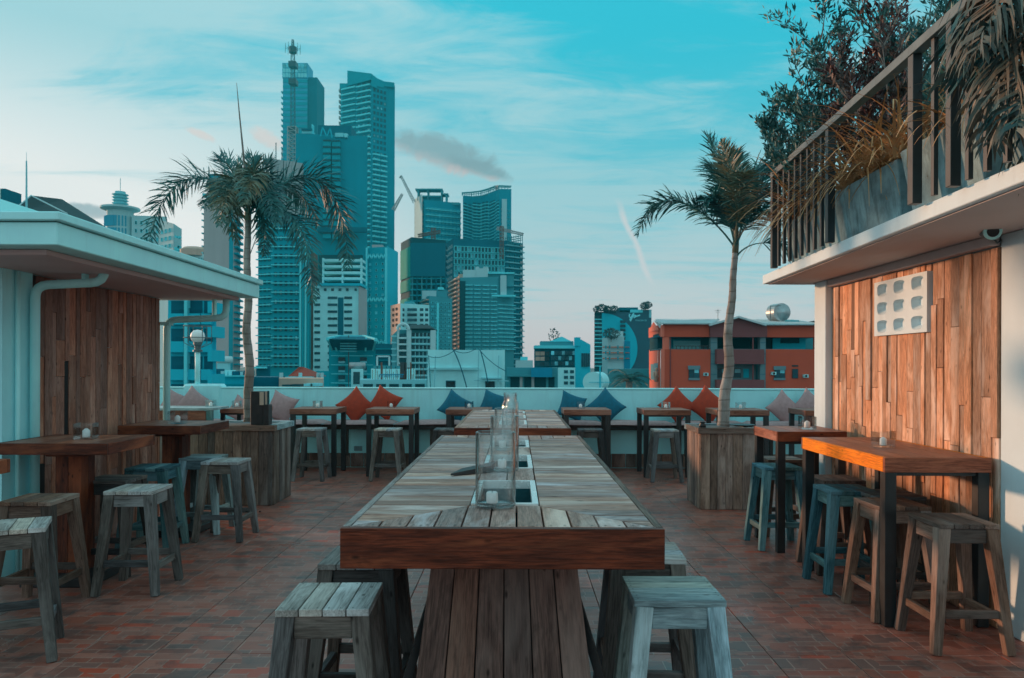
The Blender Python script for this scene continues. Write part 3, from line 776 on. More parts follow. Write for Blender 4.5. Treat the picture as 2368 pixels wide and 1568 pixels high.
    # pedestals: splayed planks
    for (py, s) in ((y0+.36, 1), (y1-.36, -1)):
        tw = .50; bw = .72; n = 6
        for i in range(n):
            a = -tw/2+(i+.5)*tw/n; b_ = -bw/2+(i+.5)*bw/n
            plank('pedestal_plank', (cx+a, py+random.uniform(-.004, .004), zb-.002), (cx+b_, py-.06*s+random.uniform(-.004, .004), .002), tw/n-.003, .03, 'pedestal', t, up=(0, -1, 0), w2=tw/n*1.36)
        MB().prism([(cx-tw/2+.03, py+.03*s), (cx+tw/2-.03, py+.03*s), (cx+tw/2-.03, py+.3*s), (cx-tw/2+.03, py+.3*s)][::1 if s > 0 else -1], 0.0, zb-.002).build('pedestal_core', 'black', t)
        for q in (-1, 1):
            MB().bar((cx+q*.20, py-.0*s+.05*s, zb-.01), (cx+q*.46, py-.02*s, .01), .018, .03).build('brace', 'black', t)
    return t
T1 = .997
long_table(-.545, .46, 2.375, 5.60, T1, 'near long slatted wooden table with a red brown edge and three troughs', 11, 11, [(2.79, 3.36), (3.77, 4.33), (4.75, 5.20)])
T2 = .995
long_table(-.51, .445, 6.26, 8.92, T2, 'far long slatted table standing behind the near one', 12, 11, [(6.66, 7.14), (7.45, 7.90), (8.22, 8.55)])
random.seed(21)
# glass vessels on the long table
def cyl_glass(x, y, z, r, h, label, candle=True, group=None, neck=False):
    t = thing('glass_cylinder', label, 'glass vase', (x, y, z), 0, group)
    w = .0035
    if neck:
        prof = [(0, .001), (r*.92, .001), (r, .012), (r, h*.72), (r*.80, h*.80), (r*.74, h*.84), (r*.80, h*.86), (r*.74, h*.88), (r*.80, h*.91), (r*.74, h*.935), (r*.80, h*.96), (r*.78, h),
                (r*.72, h), (r*.70, h*.84), (r*.94, h*.72), (r-w, .016), (0, .013)]
    else:
        prof = [(0, .001), (r*.94, .001), (r, .008), (r, h-.002), (r-w/2, h), (r-w, h-.002), (r-w, .017), (r*.9, .012), (0, .012)]
    MB().lathe(prof, (x, y, z), 40).build('glass_wall', 'glass', t, smooth=True)
    if candle:
        c = MB().lathe([(0, 0), (.019, 0), (.0205, .004), (.0205, .036), (.017, .040), (.006, .037), (0, .037)], (x-.012, y-.012, z+.0135), 20).build('candle', 'wax', t, smooth=True)
        MB().tube([(x-.012, y-.012, z+.050), (x-.011, y-.012, z+.060)], .0012, 5).build('wick', 'black', c)
    return t
cyl_glass(-.074, 2.735, T1+.0045, .072, .265, 'large clear glass cylinder with a small white candle, nearest on the long table', group='glass cylinders along the long table')
cyl_glass(-.057, 3.68, T1+.0045, .068, .262, 'second clear glass cylinder with a candle behind the first trough', group='glass cylinders along the long table')
cyl_glass(-.072, 4.58, T1+.0045, .060, .25, 'third clear glass cylinder on the near long table', group='glass cylinders along the long table')
cyl_glass(-.045, 5.35, T1+.0045, .058, .315, 'tall clear glass jar with threaded neck at the far end of the near long table', candle=False, neck=True)
cyl_glass(-.04, 6.55, T2+.0045, .055, .26, 'clear glass jar with threaded neck on the far long table', candle=False, neck=True)
# folded dark menu lying on the table
fm = W(1085, 1093, 3.62)
fo = thing('menu_folder', 'dark folded menu lying on the slats left of the glass cylinder', 'menu', (-.22, 3.62, T1))
MB().add([(-.30, 3.50, T1+.004), (-.12, 3.62, T1+.004), (-.10, 3.80, T1+.004), (-.26, 3.68, T1+.004), (-.30, 3.50, T1+.012), (-.12, 3.62, T1+.034), (-.10, 3.80, T1+.034), (-.26, 3.68, T1+.014)],
         [(0, 3, 2, 1), (4, 5, 6, 7), (0, 1, 5, 4), (1, 2, 6, 5), (2, 3, 7, 6), (3, 0, 4, 7)]).build('cover', 'leather', fo)

# ================================================================ side tables
def slab_top(t, x0, x1, y0, y1, top, th, edge, surf, nb=6, along='y', side_edge=None):
    plank('edge_board', (x0, y0+.012, top-th/2), (x1, y0+.012, top-th/2), .024, th, edge, t)
    plank('edge_board', (x0, y1-.012, top-th/2), (x1, y1-.012, top-th/2), .024, th, edge, t)
    for s in (x0+.012, x1-.012):
        plank('edge_board', (s, y0+.025, top-th/2), (s, y1-.025, top-th/2), .024, th, side_edge or edge, t)
    a0, a1, b0, b1 = x0+.026, x1-.026, y0+.026, y1-.026
    n = nb
    for i in range(n):
        if along == 'y':
            a = a0+i*(a1-a0)/n; c = a0+(i+1)*(a1-a0)/n-.003
            polyboard('top_board', [(a, b0), (c, b0), (c, b1), (a, b1)], top-.022, top+random.uniform(-.001, .001), surf, t, 'y')
        else:
            a = b0+i*(b1-b0)/n; c = b0+(i+1)*(b1-b0)/n-.003
            polyboard('top_board', [(a0, a), (a1, a), (a1, c), (a0, c)], top-.022, top+random.uniform(-.001, .001), surf, t, 'x')
    MB().box(x0+.024, x1-.024, y0+.024, y1-.024, top-th*.9, top-.024).build('underboard', 'stool_dark', t)
def post_table(x0, x1, y0, y1, label, px_):
    t = thing('bar_table', label, 'table', ((x0+x1)/2, (y0+y1)/2, 0), 0, 'post tables along the kiosk')
    slab_top(t, x0, x1, y0, y1, .98, .075, 'redwood', 'tablebrown', 6)
    cx = px_; cy = (y0+y1)/2
    for k, (ox, oy) in enumerate(((-.045, -.045), (.045, -.045), (-.045, .045), (.045, .045))):
        plank('post', (cx+ox, cy+oy, .06), (cx+ox, cy+oy, .906), .088, .088, 'redwood', t, up=(0, 1, 0))
    MB().box(cx-.13, cx+.13, cy-.13, cy+.13, .87, .905).build('post_cap', 'redwood', t)
    MB().box(cx-.24, cx+.24, cy-.24, cy+.24, .001, .06).build('foot', 'black', t, bevel=.004)
    return t
post_table(-3.45, -2.70, 5.06, 5.74, 'dark red brown post table against the plank wall of the kiosk, nearer one', -3.1)
post_table(-3.42, -2.71, 6.58, 7.24, 'dark red brown post table against the kiosk wall, farther one by the planter', -3.06)
post_table(-3.55, -2.80, 3.60, 4.25, 'red edged table corner cut by the left edge of the picture', -3.2)
def leg_table(x0, x1, y0, y1, top, th, label, edge, surf, leg=.062, nb=6, side=None, along='y', group=None):
    t = thing('bar_table', label, 'table', ((x0+x1)/2, (y0+y1)/2, 0), 0, group)
    slab_top(t, x0, x1, y0, y1, top, th, edge, surf, nb, along, side)
    for x in (x0+leg*.6, x1-leg*.6):
        for y in (y0+leg*.6, y1-leg*.6):
            MB().box(x-leg/2, x+leg/2, y-leg/2, y+leg/2, .001, top-th*.92).build('leg', 'black', t, bevel=.003)
    for y in (y0+leg*.6, y1-leg*.6):
        MB().box(x0+leg, x1-leg, y-.015, y+.015, top-th-.022, top-th-.001).build('crossbar', 'black', t)
    return t
leg_table(2.12, 2.735, 4.42, 5.72, .98, .085, 'right hand table with sunlight orange painted on its left edge and black steel legs', 'tablebrown', 'tablebrown', .066, 4, 'sunlit_orange')
leg_table(2.10, 2.66, 6.18, 6.80, .98, .08, 'smaller red brown table behind the orange edged one on the right', 'redwood', 'tablebrown', .062, 4, 'tablebrown')
gb = 'small bar tables in front of the far bench'
TB = .914
for x0, x1, lb in ((-3.07, -2.44, 'small bar table just right of the left planter'), (-2.04, -1.39, 'small bar table in front of the two orange cushions left of the long table'),
                   (-.96, -.35, 'small bar table half hidden by the left side of the long table'), (.64, 1.28, 'small bar table between the two blue cushions right of the long table'),
                   (1.72, 2.36, 'small bar table behind the right planter with an orange cushion behind it'), (2.71, 3.42, 'small bar table behind the right palm trunk'),
                   (3.90, 4.28, 'small bar table at the far right end of the bench beside the white column')):
    leg_table(x0, x1, 10.38, 11.03, TB, .07, lb, 'tablebrown', 'tablebrown', .062, 5, None, 'x', gb)
leg_table(-4.0, -3.50, 10.35, 11.02, TB, .06, 'small table seen left of the left palm trunk', 'tablebrown', 'tablebrown', .05, 5, None, 'x', gb)
# wooden counter box behind the kiosk
ct = thing('counter', 'planked wooden counter with pale top behind the kiosk downpipe', 'counter', (-4.5, 10.1, 0))
polyboard('counter_top', [(-5.4, 9.75), (-3.86, 9.75), (-3.86, 10.3), (-5.4, 10.3)], .925, .955, 'stool_pale', ct, 'x')
plank('apron_board', (-5.4, 9.77, .86), (-3.95, 9.77, .86), .03, .12, 'tablebrown', ct)
plank('corner_post', (-3.91, 9.79, .0), (-3.91, 9.79, .924), .07, .07, 'stool_blue', ct, up=(0, 1, 0))
for k in range(12):
    plank('plank', (-5.34+k*.12, 9.82, .0), (-5.34+k*.12, 9.82, .80), .114, .02, 'planter', ct, up=(0, 1, 0))

# ================================================================ planters
def planter(x0, x1, y0, y1, label):
    t = thing('planter', label, 'planter', ((x0+x1)/2, (y0+y1)/2, 0)); h = .80
    def run(ax, a, b_, fixed, nrm):
        p_ = a
        while p_ < b_-.01:
            w = min(random.choice([.075, .09, .10, .11]), b_-p_)
            if b_-(p_+w) < .04: w = b_-p_
            c = p_+w/2; th = random.uniform(.016, .022)
            if ax == 'x': plank('plank', (c, fixed-nrm*(.011-th/2), .004), (c, fixed-nrm*(.011-th/2), h), w-.004, th, 'planter', t, up=(0, nrm, 0))
            else: plank('plank', (fixed-nrm*(.011-th/2), c, .004), (fixed-nrm*(.011-th/2), c, h), w-.004, th, 'planter', t, up=(nrm, 0, 0))
            p_ += w
    run('x', x0+.011, x1-.011, y0+.011, -1); run('x', x0+.011, x1-.011, y1-.011, 1)
    run('y', y0+.03, y1-.03, x0+.011, -1); run('y', y0+.03, y1-.03, x1-.011, 1)
    MB().box(x0+.03, x1-.03, y0+.03, y1-.03, .0, .76).build('soil_box', 'darkmetal', t)
    r = .02; w = .10; z = .83
    plank('rim_board', (x0-r, y0-r+w/2, z), (x1+r, y0-r+w/2, z), w, .06, 'stool_brown', t)
    plank('rim_board', (x0-r, y1+r-w/2, z), (x1+r, y1+r-w/2, z), w, .06, 'stool_pale', t)
    plank('rim_board', (x0-r+w/2, y0-r+w+.001, z+.001), (x0-r+w/2, y1+r-w-.001, z+.001), w, .06, 'stool_grey', t)
    plank('rim_board', (x1+r-w/2, y0-r+w+.001, z+.001), (x1+r-w/2, y1+r-w-.001, z+.001), w, .06, 'stool_pale', t)
    for k in range(4):
        yy = y0+w+.01+k*(y1-y0-2*w)/4; e = (y1-y0-2*w)/4
        polyboard('lid_board', [(x0+w-.02, yy), (x1-w+.02, yy), (x1-w+.02, yy+e-.004), (x0+w-.02, yy+e-.004)], .80, .845, 'stool_grey', t, 'x')
    return t
planter(-3.50, -2.60, 8.20, 8.90, 'wide planked wooden planter on the left holding the palm')
planter(1.92, 2.53, 8.05, 8.68, 'square planked wooden planter on the right holding the slanting palm')
# menu holder on the left planter
mh = thing('menu_holder', 'dark upright menu box with cream cards on the left planter', 'menu holder', (-2.82, 8.3, .86))
a = W(582, 905, 8.28); c = W(625, 981, 8.28)
MB().box(a.x, c.x-.06, 8.24, 8.36, .862, a.z).build('box', 'leather', mh, bevel=.004)
MB().box(c.x-.058, c.x, 8.22, 8.34, .862, a.z-.14).build('front_pocket', 'leather', mh, bevel=.004)
MB().box(c.x-.050, c.x-.03, 8.26, 8.27, .87, a.z+.0).build('card', 'paper', mh)
MB().box(c.x-.10, c.x-.058, 8.228, 8.236, a.z-.145, a.z-.005).build('card', 'paper', mh)
MB().box(c.x-.028, c.x-.008, 8.26, 8.27, .87, a.z+.005).build('card', 'basin', mh)
# small things on the right planter
pl = W(1720, 976, 8.25)
tag(MB().lathe([(0, .012), (.10, .012), (.125, .022), (.13, .028), (.10, .02), (0, .018)], (pl.x, 8.3, .852), 24).build('plate', 'black', None, smooth=True), 'black plate on the rim of the right planter beside the trunk', 'plate')
pj = W(1619, 972, 8.12)
tag(MB().lathe([(0, 0), (.035, 0), (.038, .03), (.02, .045), (.032, .052), (.032, .06), (0, .062)], (pj.x+.02, 8.10, .862), 16).build('small_pot', 'black', None, smooth=True), 'small black lidded pot at the left corner of the right planter', 'pot')
# ================================================================ candle holders
def holder(x, y, z, s, label, rz=0):
    if 'h' not in PROTO:
        t = thing('candle_holder', label, 'candle holder', (0, 0, 0), 0, 'square glass candle holders'); a = .048; w = .004; h = .085
        mb = MB()
        o = [(-a, -a), (a, -a), (a, a), (-a, a)]; i_ = [(-a+w, -a+w), (a-w, -a+w), (a-w, a-w), (-a+w, a-w)]
        vs = [(x_, y_, 0) for x_, y_ in o]+[(x_, y_, h) for x_, y_ in o]+[(x_, y_, h) for x_, y_ in i_]+[(x_, y_, .009) for x_, y_ in i_]
        fs = [(0, 3, 2, 1), (12, 13, 14, 15)]
        for k in range(4):
            q = (k+1) % 4; fs += [(k, q, 4+q, 4+k), (4+k, 4+q, 8+q, 8+k), (8+k, 8+q, 12+q, 12+k)]
        mb.add(vs, fs).build('glass_box', 'glass', t)
        MB().lathe([(0, 0), (.018, 0), (.019, .004), (.019, .034), (.006, .046), (0, .046)], (0, 0, .0095), 18).build('candle', 'wax', t, smooth=True)
        PROTO['h'] = t; t.location = (x, y, z); t.rotation_euler = (0, 0, R(rz)); t.scale = (s, s, s); return t
    return dup(PROTO['h'], (x, y, z), R(rz), label, None, (s, s, s))
def hpos(px, y, top): 
    return ((px-CX)/FPX*y, y, top+.0015)
x, y, z = hpos(2043, 5.02, .98); holder(x, y, z, 1.15, 'glass candle cube on the orange edged table', 4)
x, y, z = hpos(1867, 6.45, .98); holder(x, y, z, 1.25, 'glass candle cube on the smaller red brown table on the right', -6)
x, y, z = hpos(200, 5.40, .98); holder(x, y, z, 1.3, 'glass candle cube on the nearer post table on the left', 10)
x, y, z = hpos(411, 6.85, .98); holder(x, y, z, 1.3, 'glass candle cube on the farther post table by the downpipe', -8)
for px, lb in ((735, 'glass candle cube on the far table right of the left planter'), (905, 'glass candle cube in front of the orange cushions on the left'), (1085, 'glass candle cube on the far table left of the long table'),
               (1343, 'glass candle cube between the blue cushions'), (1540, 'glass candle cube in front of the left orange cushion on the right'), (1713, 'glass candle cube on the far table right of the slanting trunk')):
    x, y, z = hpos(px, 10.72, TB); holder(x, y, z, 1.1, lb, random.uniform(-20, 20))
x, y, z = hpos(548, 10.7, TB); holder(x, y, z, 1.1, 'glass candle cube just left of the left palm trunk', 5)
x, y, z = hpos(488, 10.05, .955); holder(x, y, z, 1.1, 'glass candle cube on the wooden counter behind the kiosk', -9)
tag(MB().lathe([(0, 0), (.008, 0), (.01, .01), (0, .014)], (W(601, 1186, 7.85).x, 7.85, .002), 8).build('bottle_cap', 'black'), 'tiny dark object lying on the tiles before the left planter', 'debris')
# ================================================================ city
def bm_(name, c, **k):
    k.setdefault('var', .06); k.setdefault('scale', .05); k.setdefault('streak', .18); k.setdefault('spec', .12); M[name] = plain(name, c, k.pop('rough', .75), **k)
bm_('tealdark', (.002, .14, .20)); bm_('tealmid', (.003, .35, .44)); bm_('tealslate', (.001, .30, .40)); bm_('teallight', (.13, .74, .82)); bm_('aqua', (.015, .52, .66))
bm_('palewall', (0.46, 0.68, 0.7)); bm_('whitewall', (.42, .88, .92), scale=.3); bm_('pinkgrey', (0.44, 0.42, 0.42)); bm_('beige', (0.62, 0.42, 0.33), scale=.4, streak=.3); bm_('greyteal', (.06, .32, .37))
bm_('redwall', (.56, .095, .05), scale=.25, var=.05, streak=.10); bm_('redwall_sunlit', (0.72, 0.17, 0.11), scale=.25, streak=.08); bm_('maroon', (0.21, 0.072, 0.075), scale=.25, streak=.08); bm_('greypier', (0.14, 0.26, 0.29), scale=.4)  # the pinker copy of the red wall has low sunlight in its colour
bm_('slabpale', (.16, .84, .92)); bm_('slabgrey', (.26, .66, .72)); bm_('darkvoid', (0.006, 0.06, 0.075), streak=0); bm_('netgreen', (.004, .30, .23)); bm_('rooftin', (0.5, 0.62, 0.64), scale=2)
bm_('rooftile', (.36, .07, .045), scale=.5); bm_('signblue', (0.01, 0.28, 0.44)); bm_('stripe', (0.7, 0.17, 0.08)); bm_('lightcrown', (0.28, 0.82, 0.88)); bm_('darkroof', (.05, .075, .08), scale=.3); bm_('rust', (.22, .09, .06), scale=.5)
M['pane'] = plain('dark_window_glass', (.003, .055, .075), .3, .3, .7, rand=.5, spec=.25)
M['panelight'] = plain('painted_reflection_glass', (.10, .50, .58), .2, .25, .5, rand=.3)  # lighter panes: sky reflection painted into the base colour
M['towerglass'] = plain('teal_curtain_glass', (.001, .34, .52), .5, .2, .03)
M['tank'] = plain('galvanised_tank', (.34, .40, .41), .35, .15, 1.5, metal=.6)
RW = random.Random(99)
M['curtain'] = plain('pale_curtain_behind_glass', (.12, .34, .37), .6, .2, .5, rand=.4)
def at(px, py, d): return W(px, py, d)
def bld(name, label, pts, ytop, mat, depth=16, group=None, cat='building', z0=GZ, ytops=None, wallname='wall'):
    P = [Vector((at(px, HY, d).x, d)) for px, d in pts]
    ztop = at(pts[0][0], ytop, pts[0][1]).z
    if ytops: zt = [at(pts[i][0], ytops[i], pts[i][1]).z for i in range(len(pts))]
    else: zt = [ztop]*len(pts)
    back = [p*(1+depth/p.length) for p in P]
    t = thing(name, label, cat, (sum(p.x for p in P)/len(P), sum(p.y for p in P)/len(P), z0), 0, group)
    poly = [(p.x, p.y) for p in P]+[(p.x, p.y) for p in back[::-1]]
    MB().prism(poly, z0, zt+zt[::-1]).build(wallname, mat, t)
    return dict(t=t, pts=pts, P=P, z=zt, depth=depth)
def pbox(name, mat, parent, px0, px1, py0, py1, d, t, proud=0.0, bevel=0, slant=0):
    a = at(px0, py1, d); c = at(px1, py0, d); m = at((px0+px1)/2, (py0+py1)/2, d)
    hw = (px1-px0)/2/FPX*d; hh = (py1-py0)/2/FPX*d
    return MB().box(m.x-hw, m.x+hw, d-proud, max(d+t, d-proud+t), m.z-hh, m.z+hh).build(name, mat, parent, bevel=bevel)
def unit(kind):
    k = 'u_'+kind
    if k in _cache: return _cache[k]
    mb = MB()
    if kind == 'box': mb.box(-.5, .5, -1, 0, -.5, .5)       # front at -y
    elif kind.startswith('win'):
        f = .09; o = [(-.5, -.5), (.5, -.5), (.5, .5), (-.5, .5)]; i_ = [(-.5+f, -.5+f), (.5-f, -.5+f), (.5-f, .5-f), (-.5+f, .5-f)]
        vs = [(x, -1, z) for x, z in o]+[(x, -1, z) for x, z in i_]+[(x, 0.0, z) for x, z in o]+[(x, -.25, z) for x, z in i_]
        fs = []; 
        for q in range(4):
            r = (q+1) % 4; fs += [(q, r, 4+r, 4+q), (8+q, 8+r, r, q), (4+q, 4+r, 12+r, 12+q)]
        mb.add(vs, fs, 0); mb.add([(x, -.25, z) for x, z in i_], [(0, 1, 2, 3)], 1)
    elif kind == 'balc':                                     # slab with solid front rail
        mb.box(-.5, .5, -1, 0, -.5, -.38); mb.box(-.5, .5, -1, -.93, -.38, .5); mb.box(-.5, -.49, -.93, 0, -.38, .5); mb.box(.49, .5, -.93, 0, -.38, .5)
    me = mb.mesh(kind); _cache[k] = me; return me
def umesh(kind, mats):
    k = ('um', kind, mats)
    if k not in _cache:
        me = unit(kind).copy(); me.name = kind
        for m in mats: me.materials.append(M[m])
        _cache[k] = me
    return _cache[k]
def grid(b, e, u0, u1, yt, yb, rows, cols, wf, hf, mats=('slabgrey', 'pane'), name='window', kind='win', thick=.22, off=0.0, zoff=0.0, skip=None, joined=False):
    """rows x cols of pieces on facade edge e between fractions u0..u1 and picture heights yt..yb"""
    p0, p1 = b['P'][e], b['P'][e+1]; d0, d1 = b['pts'][e][1], b['pts'][e+1][1]
    dm = d0; z1 = at(b['pts'][e][0], yt, dm).z; z0 = at(b['pts'][e][0], yb, dm).z
    dv = p1-p0; L = dv.length; dv /= L; n = Vector((dv.y, -dv.x))
    cw = L*(u1-u0)/cols; ch = (z1-z0)/rows
    mats = mats if isinstance(mats, tuple) else (mats,)
    me = umesh(kind, mats) if not joined else None; J = MB()
    for r in range(rows):
        for c in range(cols):
            if skip and skip(r, c): continue
            if kind == 'win' and not joined and mats[-1] == 'pane':
                k_ = RW.random(); me = umesh(kind, mats[:-1]+(('panelight',) if k_ < .14 else ('curtain',) if k_ < .24 else ('pane',)))
            q = p0+dv*(L*u0+(c+.5)*cw)+n*off; z = z1-(r+.5)*ch+zoff*ch
            m4 = Matrix(((dv.x*cw*wf, -n.x*thick, 0, q.x), (dv.y*cw*wf, -n.y*thick, 0, q.y), (0, 0, ch*hf, z), (0, 0, 0, 1)))
            if joined:
                u = unit(kind); J.v += []; o = len(J.v); J.v += [tuple(m4 @ v.co) for v in u.vertices]; J.f += [tuple(o+i for i in p.vertices) for p in u.polygons]; J.mi += [p.material_index for p in u.polygons]
            else: link(name, me, None, b['t'], m4)
    if joined: tag(J.build(name, mats, b['t']), None, None, None, 'stuff')
def pbar(name, mat, parent, pts, w): 
    mb = MB()
    for a, c in zip(pts[:-1], pts[1:]): mb.bar(a, c, w)
    return mb.build(name, mat, parent)
def lattice(mb, a, b_, w0, w1, n, r):
    """square lattice mast from a to b_"""
    a = Vector(a); b_ = Vector(b_); d = (b_-a).normalized(); u = Vector((0, 1, 0)) if abs(d.y) < .8 else Vector((1, 0, 0)); x = d.cross(u).normalized(); y = x.cross(d).normalized()
    rings = []
    for i in range(n+1):
        t = i/n; w = (w0+(w1-w0)*t)/2; c = a+(b_-a)*t
        rings.append([c+x*w+y*w, c-x*w+y*w, c-x*w-y*w, c+x*w-y*w])
    for i in range(n):
        for k in range(4):
            mb.bar(rings[i][k], rings[i+1][k], r*1.4); mb.bar(rings[i][k], rings[i+1][(k+1) % 4], r); mb.bar(rings[i+1][k], rings[i+1][(k+1) % 4], r)
    return mb

# --- far glass tower
b = bld('glass_tower', 'tall narrow glass tower, leftmost of the two skyscrapers', [(652, 520), (709, 520)], 181, 'towerglass', 22)
grid(b, 0, 0, 1, 181, 560, 29, 1, 1.0, .5, 'tealmid', 'spandrel', 'box', .25)
crown = pbox('crown_glass', 'towerglass', b['t'], 653, 711, 146, 181, 520, 14, .3)
for r in range(3):
    for c in range(8):
        pbox('crown_pane', 'lightcrown' if (r, c) in ((1, 0), (1, 1), (1, 2), (2, 0), (2, 1), (2, 2), (2, 5), (2, 6), (1, 4), (2, 7), (0, 3)) else 'panelight', b['t'], 654.5+c*7, 660.5+c*7, 148+r*11, 157.5+r*11, 520, .05, .7)
pbox('side_wing', 'tealdark', b['t'], 709, 732, 179, 850, 522, 20)
for k in range(26): pbox('fin', 'slabgrey', b['t'], 649.5, 652, 210+k*13, 214+k*13, 521, 3, 0)
# --- telecom mast
mast = thing('telecom_mast', 'dark lattice telecom mast with round antenna ring rising before the glass tower', 'mast', at(677, 640, 430))
mb = MB(); lattice(mb, at(677, 600, 430), at(677, 130, 430), 3.0, 1.8, 44, .13); lattice(mb, at(677, 130, 430), at(677, 92, 430), 1.7, .9, 6, .13)
mb.build('lattice', 'darkmetal', mast)
a = at(677, 116, 430)
mb = MB()
for k in range(10):
    an = k*math.pi/5; mb.bar(a, a+Vector((math.cos(an)*4.2, math.sin(an)*4.2, 1.0)), .12); mb.bar(a+Vector((math.cos(an)*4.2, math.sin(an)*4.2, -1.5)), a+Vector((math.cos(an)*4.2, math.sin(an)*4.2, 3.0)), .16)
mb.lathe([(1.2, -2), (2.2, -1.6), (2.2, 1.6), (1.2, 2)], a, 10); mb.build('antenna_ring', 'darkmetal', mast)
mb = MB(); lattice(mb, at(677, 640, 429), at(677, 295, 429), 6.0, 4.5, 34, .3); mb.build('pale_lattice', 'pinkgrey', mast)
for k in (150, 190, 300): 
    pbox('antenna', 'darkmetal', mast, 669, 686, k-6, k+6, 430, 3, 2)
# --- tall residential tower
b = bld('residential_tower', 'tallest tower with balconies, right hand skyscraper with a stepped curved crown', [(786, 402), (858, 392), (893, 398), (911, 400)], 196, 'tealslate', 20, ytops=[196, 189, 194, 198])
t = b['t']; TR = b
grid(b, 0, .04, .52, 203, 583, 29, 1, .96, .26, ('slabpale',), 'balcony', 'balc', 1.3)
grid(b, 0, .54, .98, 205, 585, 29, 1, .96, .26, ('slabpale',), 'balcony', 'balc', 1.3)
grid(b, 0, .04, .98, 200, 581, 29, 6, .62, .42, ('tealdark', 'pane'), joined=False)
grid(b, 1, .04, .96, 200, 345, 11, 4, .6, .55, ('tealdark', 'pane'))
grid(b, 1, .02, .98, 350, 588, 20, 2, .88, .30, ('slabpale',), 'balcony', 'balc', 1.2)
grid(b, 1, .04, .96, 346, 585, 20, 4, .55, .5, ('tealdark', 'pane'))
for k in range(13): pbox('side_balcony', 'pinkgrey', t, 783, 786.5, 206+k*12.5, 212+k*12.5, 403, 3, 0)
# crown pieces: curved parapet
cr = [(803, 400, 163), (858, 391, 170), (872, 394, 181), (888, 397, 188), (912, 399, 191)]
for i in range(len(cr)-1):
    p0 = at(cr[i][0], cr[i][2], cr[i][1]-.6); p1 = at(cr[i+1][0], cr[i+1][2], cr[i+1][1]-.6)
    q0 = p0*1.035; q1 = p1*1.035
    zb0 = at(cr[i][0], 200, cr[i][1]).z
    mb = MB(); mb.add([(p0.x, p0.y, zb0), (p1.x, p1.y, zb0), (p1.x, p1.y, p1.z), (p0.x, p0.y, p0.z), (q0.x, q0.y, zb0), (q1.x, q1.y, zb0), (q1.x, q1.y, p1.z), (q0.x, q0.y, p0.z)],
        [(0, 1, 2, 3), (5, 4, 7, 6), (3, 2, 6, 7), (0, 3, 7, 4), (1, 5, 6, 2)])
    mb.build('crown', 'tealmid', t)
pbox('crown_step', 'tealmid', t, 786, 803, 194, 206, 401, 8, .8)
# --- large hotel with M
b = bld('hotel', 'broad flat teal hotel block carrying a large letter M at the roof', [(682, 300), (848, 304)], 309, 'tealslate', 22, ytops=[309, 315])
t = b['t']
for r in range(15):
    for c in (0, 1):
        y = 328+r*15.2
        pbox('window', 'pane', t, 749+c*21, 767+c*21, y-2+c*1.0, y+1+c*1.0, 301.5, .3, 1.9)
        pbox('spandrel', 'tealmid', t, 749+c*21, 767+c*21, y+1.5+c, y+12+c, 301.5, .3, 1.6)
pbox('roof_plant', 'tealdark', t, 735, 812, 290, 312, 310, 10); pbox('roof_screen', 'lightcrown', t, 698, 722, 301, 309, 302, 4, .2); pbox('roof_screen', 'lightcrown', t, 775, 794, 308, 317, 302, 3, .4); pbox('roof_screen', 'lightcrown', t, 796, 803, 309, 318, 302, 3, .4); pbox('roof_fin', 'teallight', t, 721, 723.5, 288, 310, 302, 2, .5); pbox('parapet_band', 'tealdark', t, 697, 721, 297, 301, 301, 4, 0)
pbox('dark_band', 'tealdark', t, 735, 848, 526, 537, 300, 1, .6); pbox('dark_recess', 'darkvoid', t, 738, 838, 590, 660, 300, 1, .4)
mb = MB()
for (x0, y0, x1, y1) in ((741, 315, 746, 294), (746, 294, 756, 317), (756, 317, 763, 296), (763, 296, 768, 319)):
    mb.bar(at(x0, y0, 299.2), at(x1, y1, 299.2), .42, .5, (0, 1, 0))
mb.build('letter_m', 'aqua', t)
# --- pink grey block behind the palm
b = bld('apartment_block', 'pinkish grey block with rounded top corner behind the left palm', [(622, 268), (700, 268)], 368, 'pinkgrey', 14, ytops=[366, 378])
for k in range(2): pbar('roof_antenna', 'railtop', b['t'], [at(638+k*14, 368, 268), at(638+k*14, 330+k*12, 268)], .25)
# --- slab tower with balcony lines
b = bld('apartment_tower', 'teal apartment tower with thin pale balcony lines behind the kiosk roof end', [(596, 205), (629, 203), (693, 203), (718, 206)], 500, 'tealmid', 14)
t = b['t']
grid(b, 0, 0, 1, 505, 855, 20, 1, 1.0, .13, ('slabpale',), 'balcony_slab', 'box', .9)
grid(b, 1, 0, 1, 498, 855, 17, 1, 1.0, .09, ('slabpale',), 'balcony_slab', 'box', 1.1)
grid(b, 0, .05, .95, 505, 855, 20, 3, .5, .5, ('tealdark', 'pane')); grid(b, 1, .03, .97, 498, 855, 17, 5, .5, .55, ('tealdark', 'pane'))
for k in range(4): pbox('fin', 'teallight' if k % 2 == 0 else 'tealmid', t, 694+k*6, 698.5+k*6, 560 if k > 1 else 520, 860, 202.5, 1, .8)
for k in range(16): pbox('fin_balcony', 'aqua', t, 711, 716, 590+k*16, 597+k*16, 204, 1, 1.2)
pbox('side_strip', 'rust', t, 716, 725, 585, 855, 207, 4)
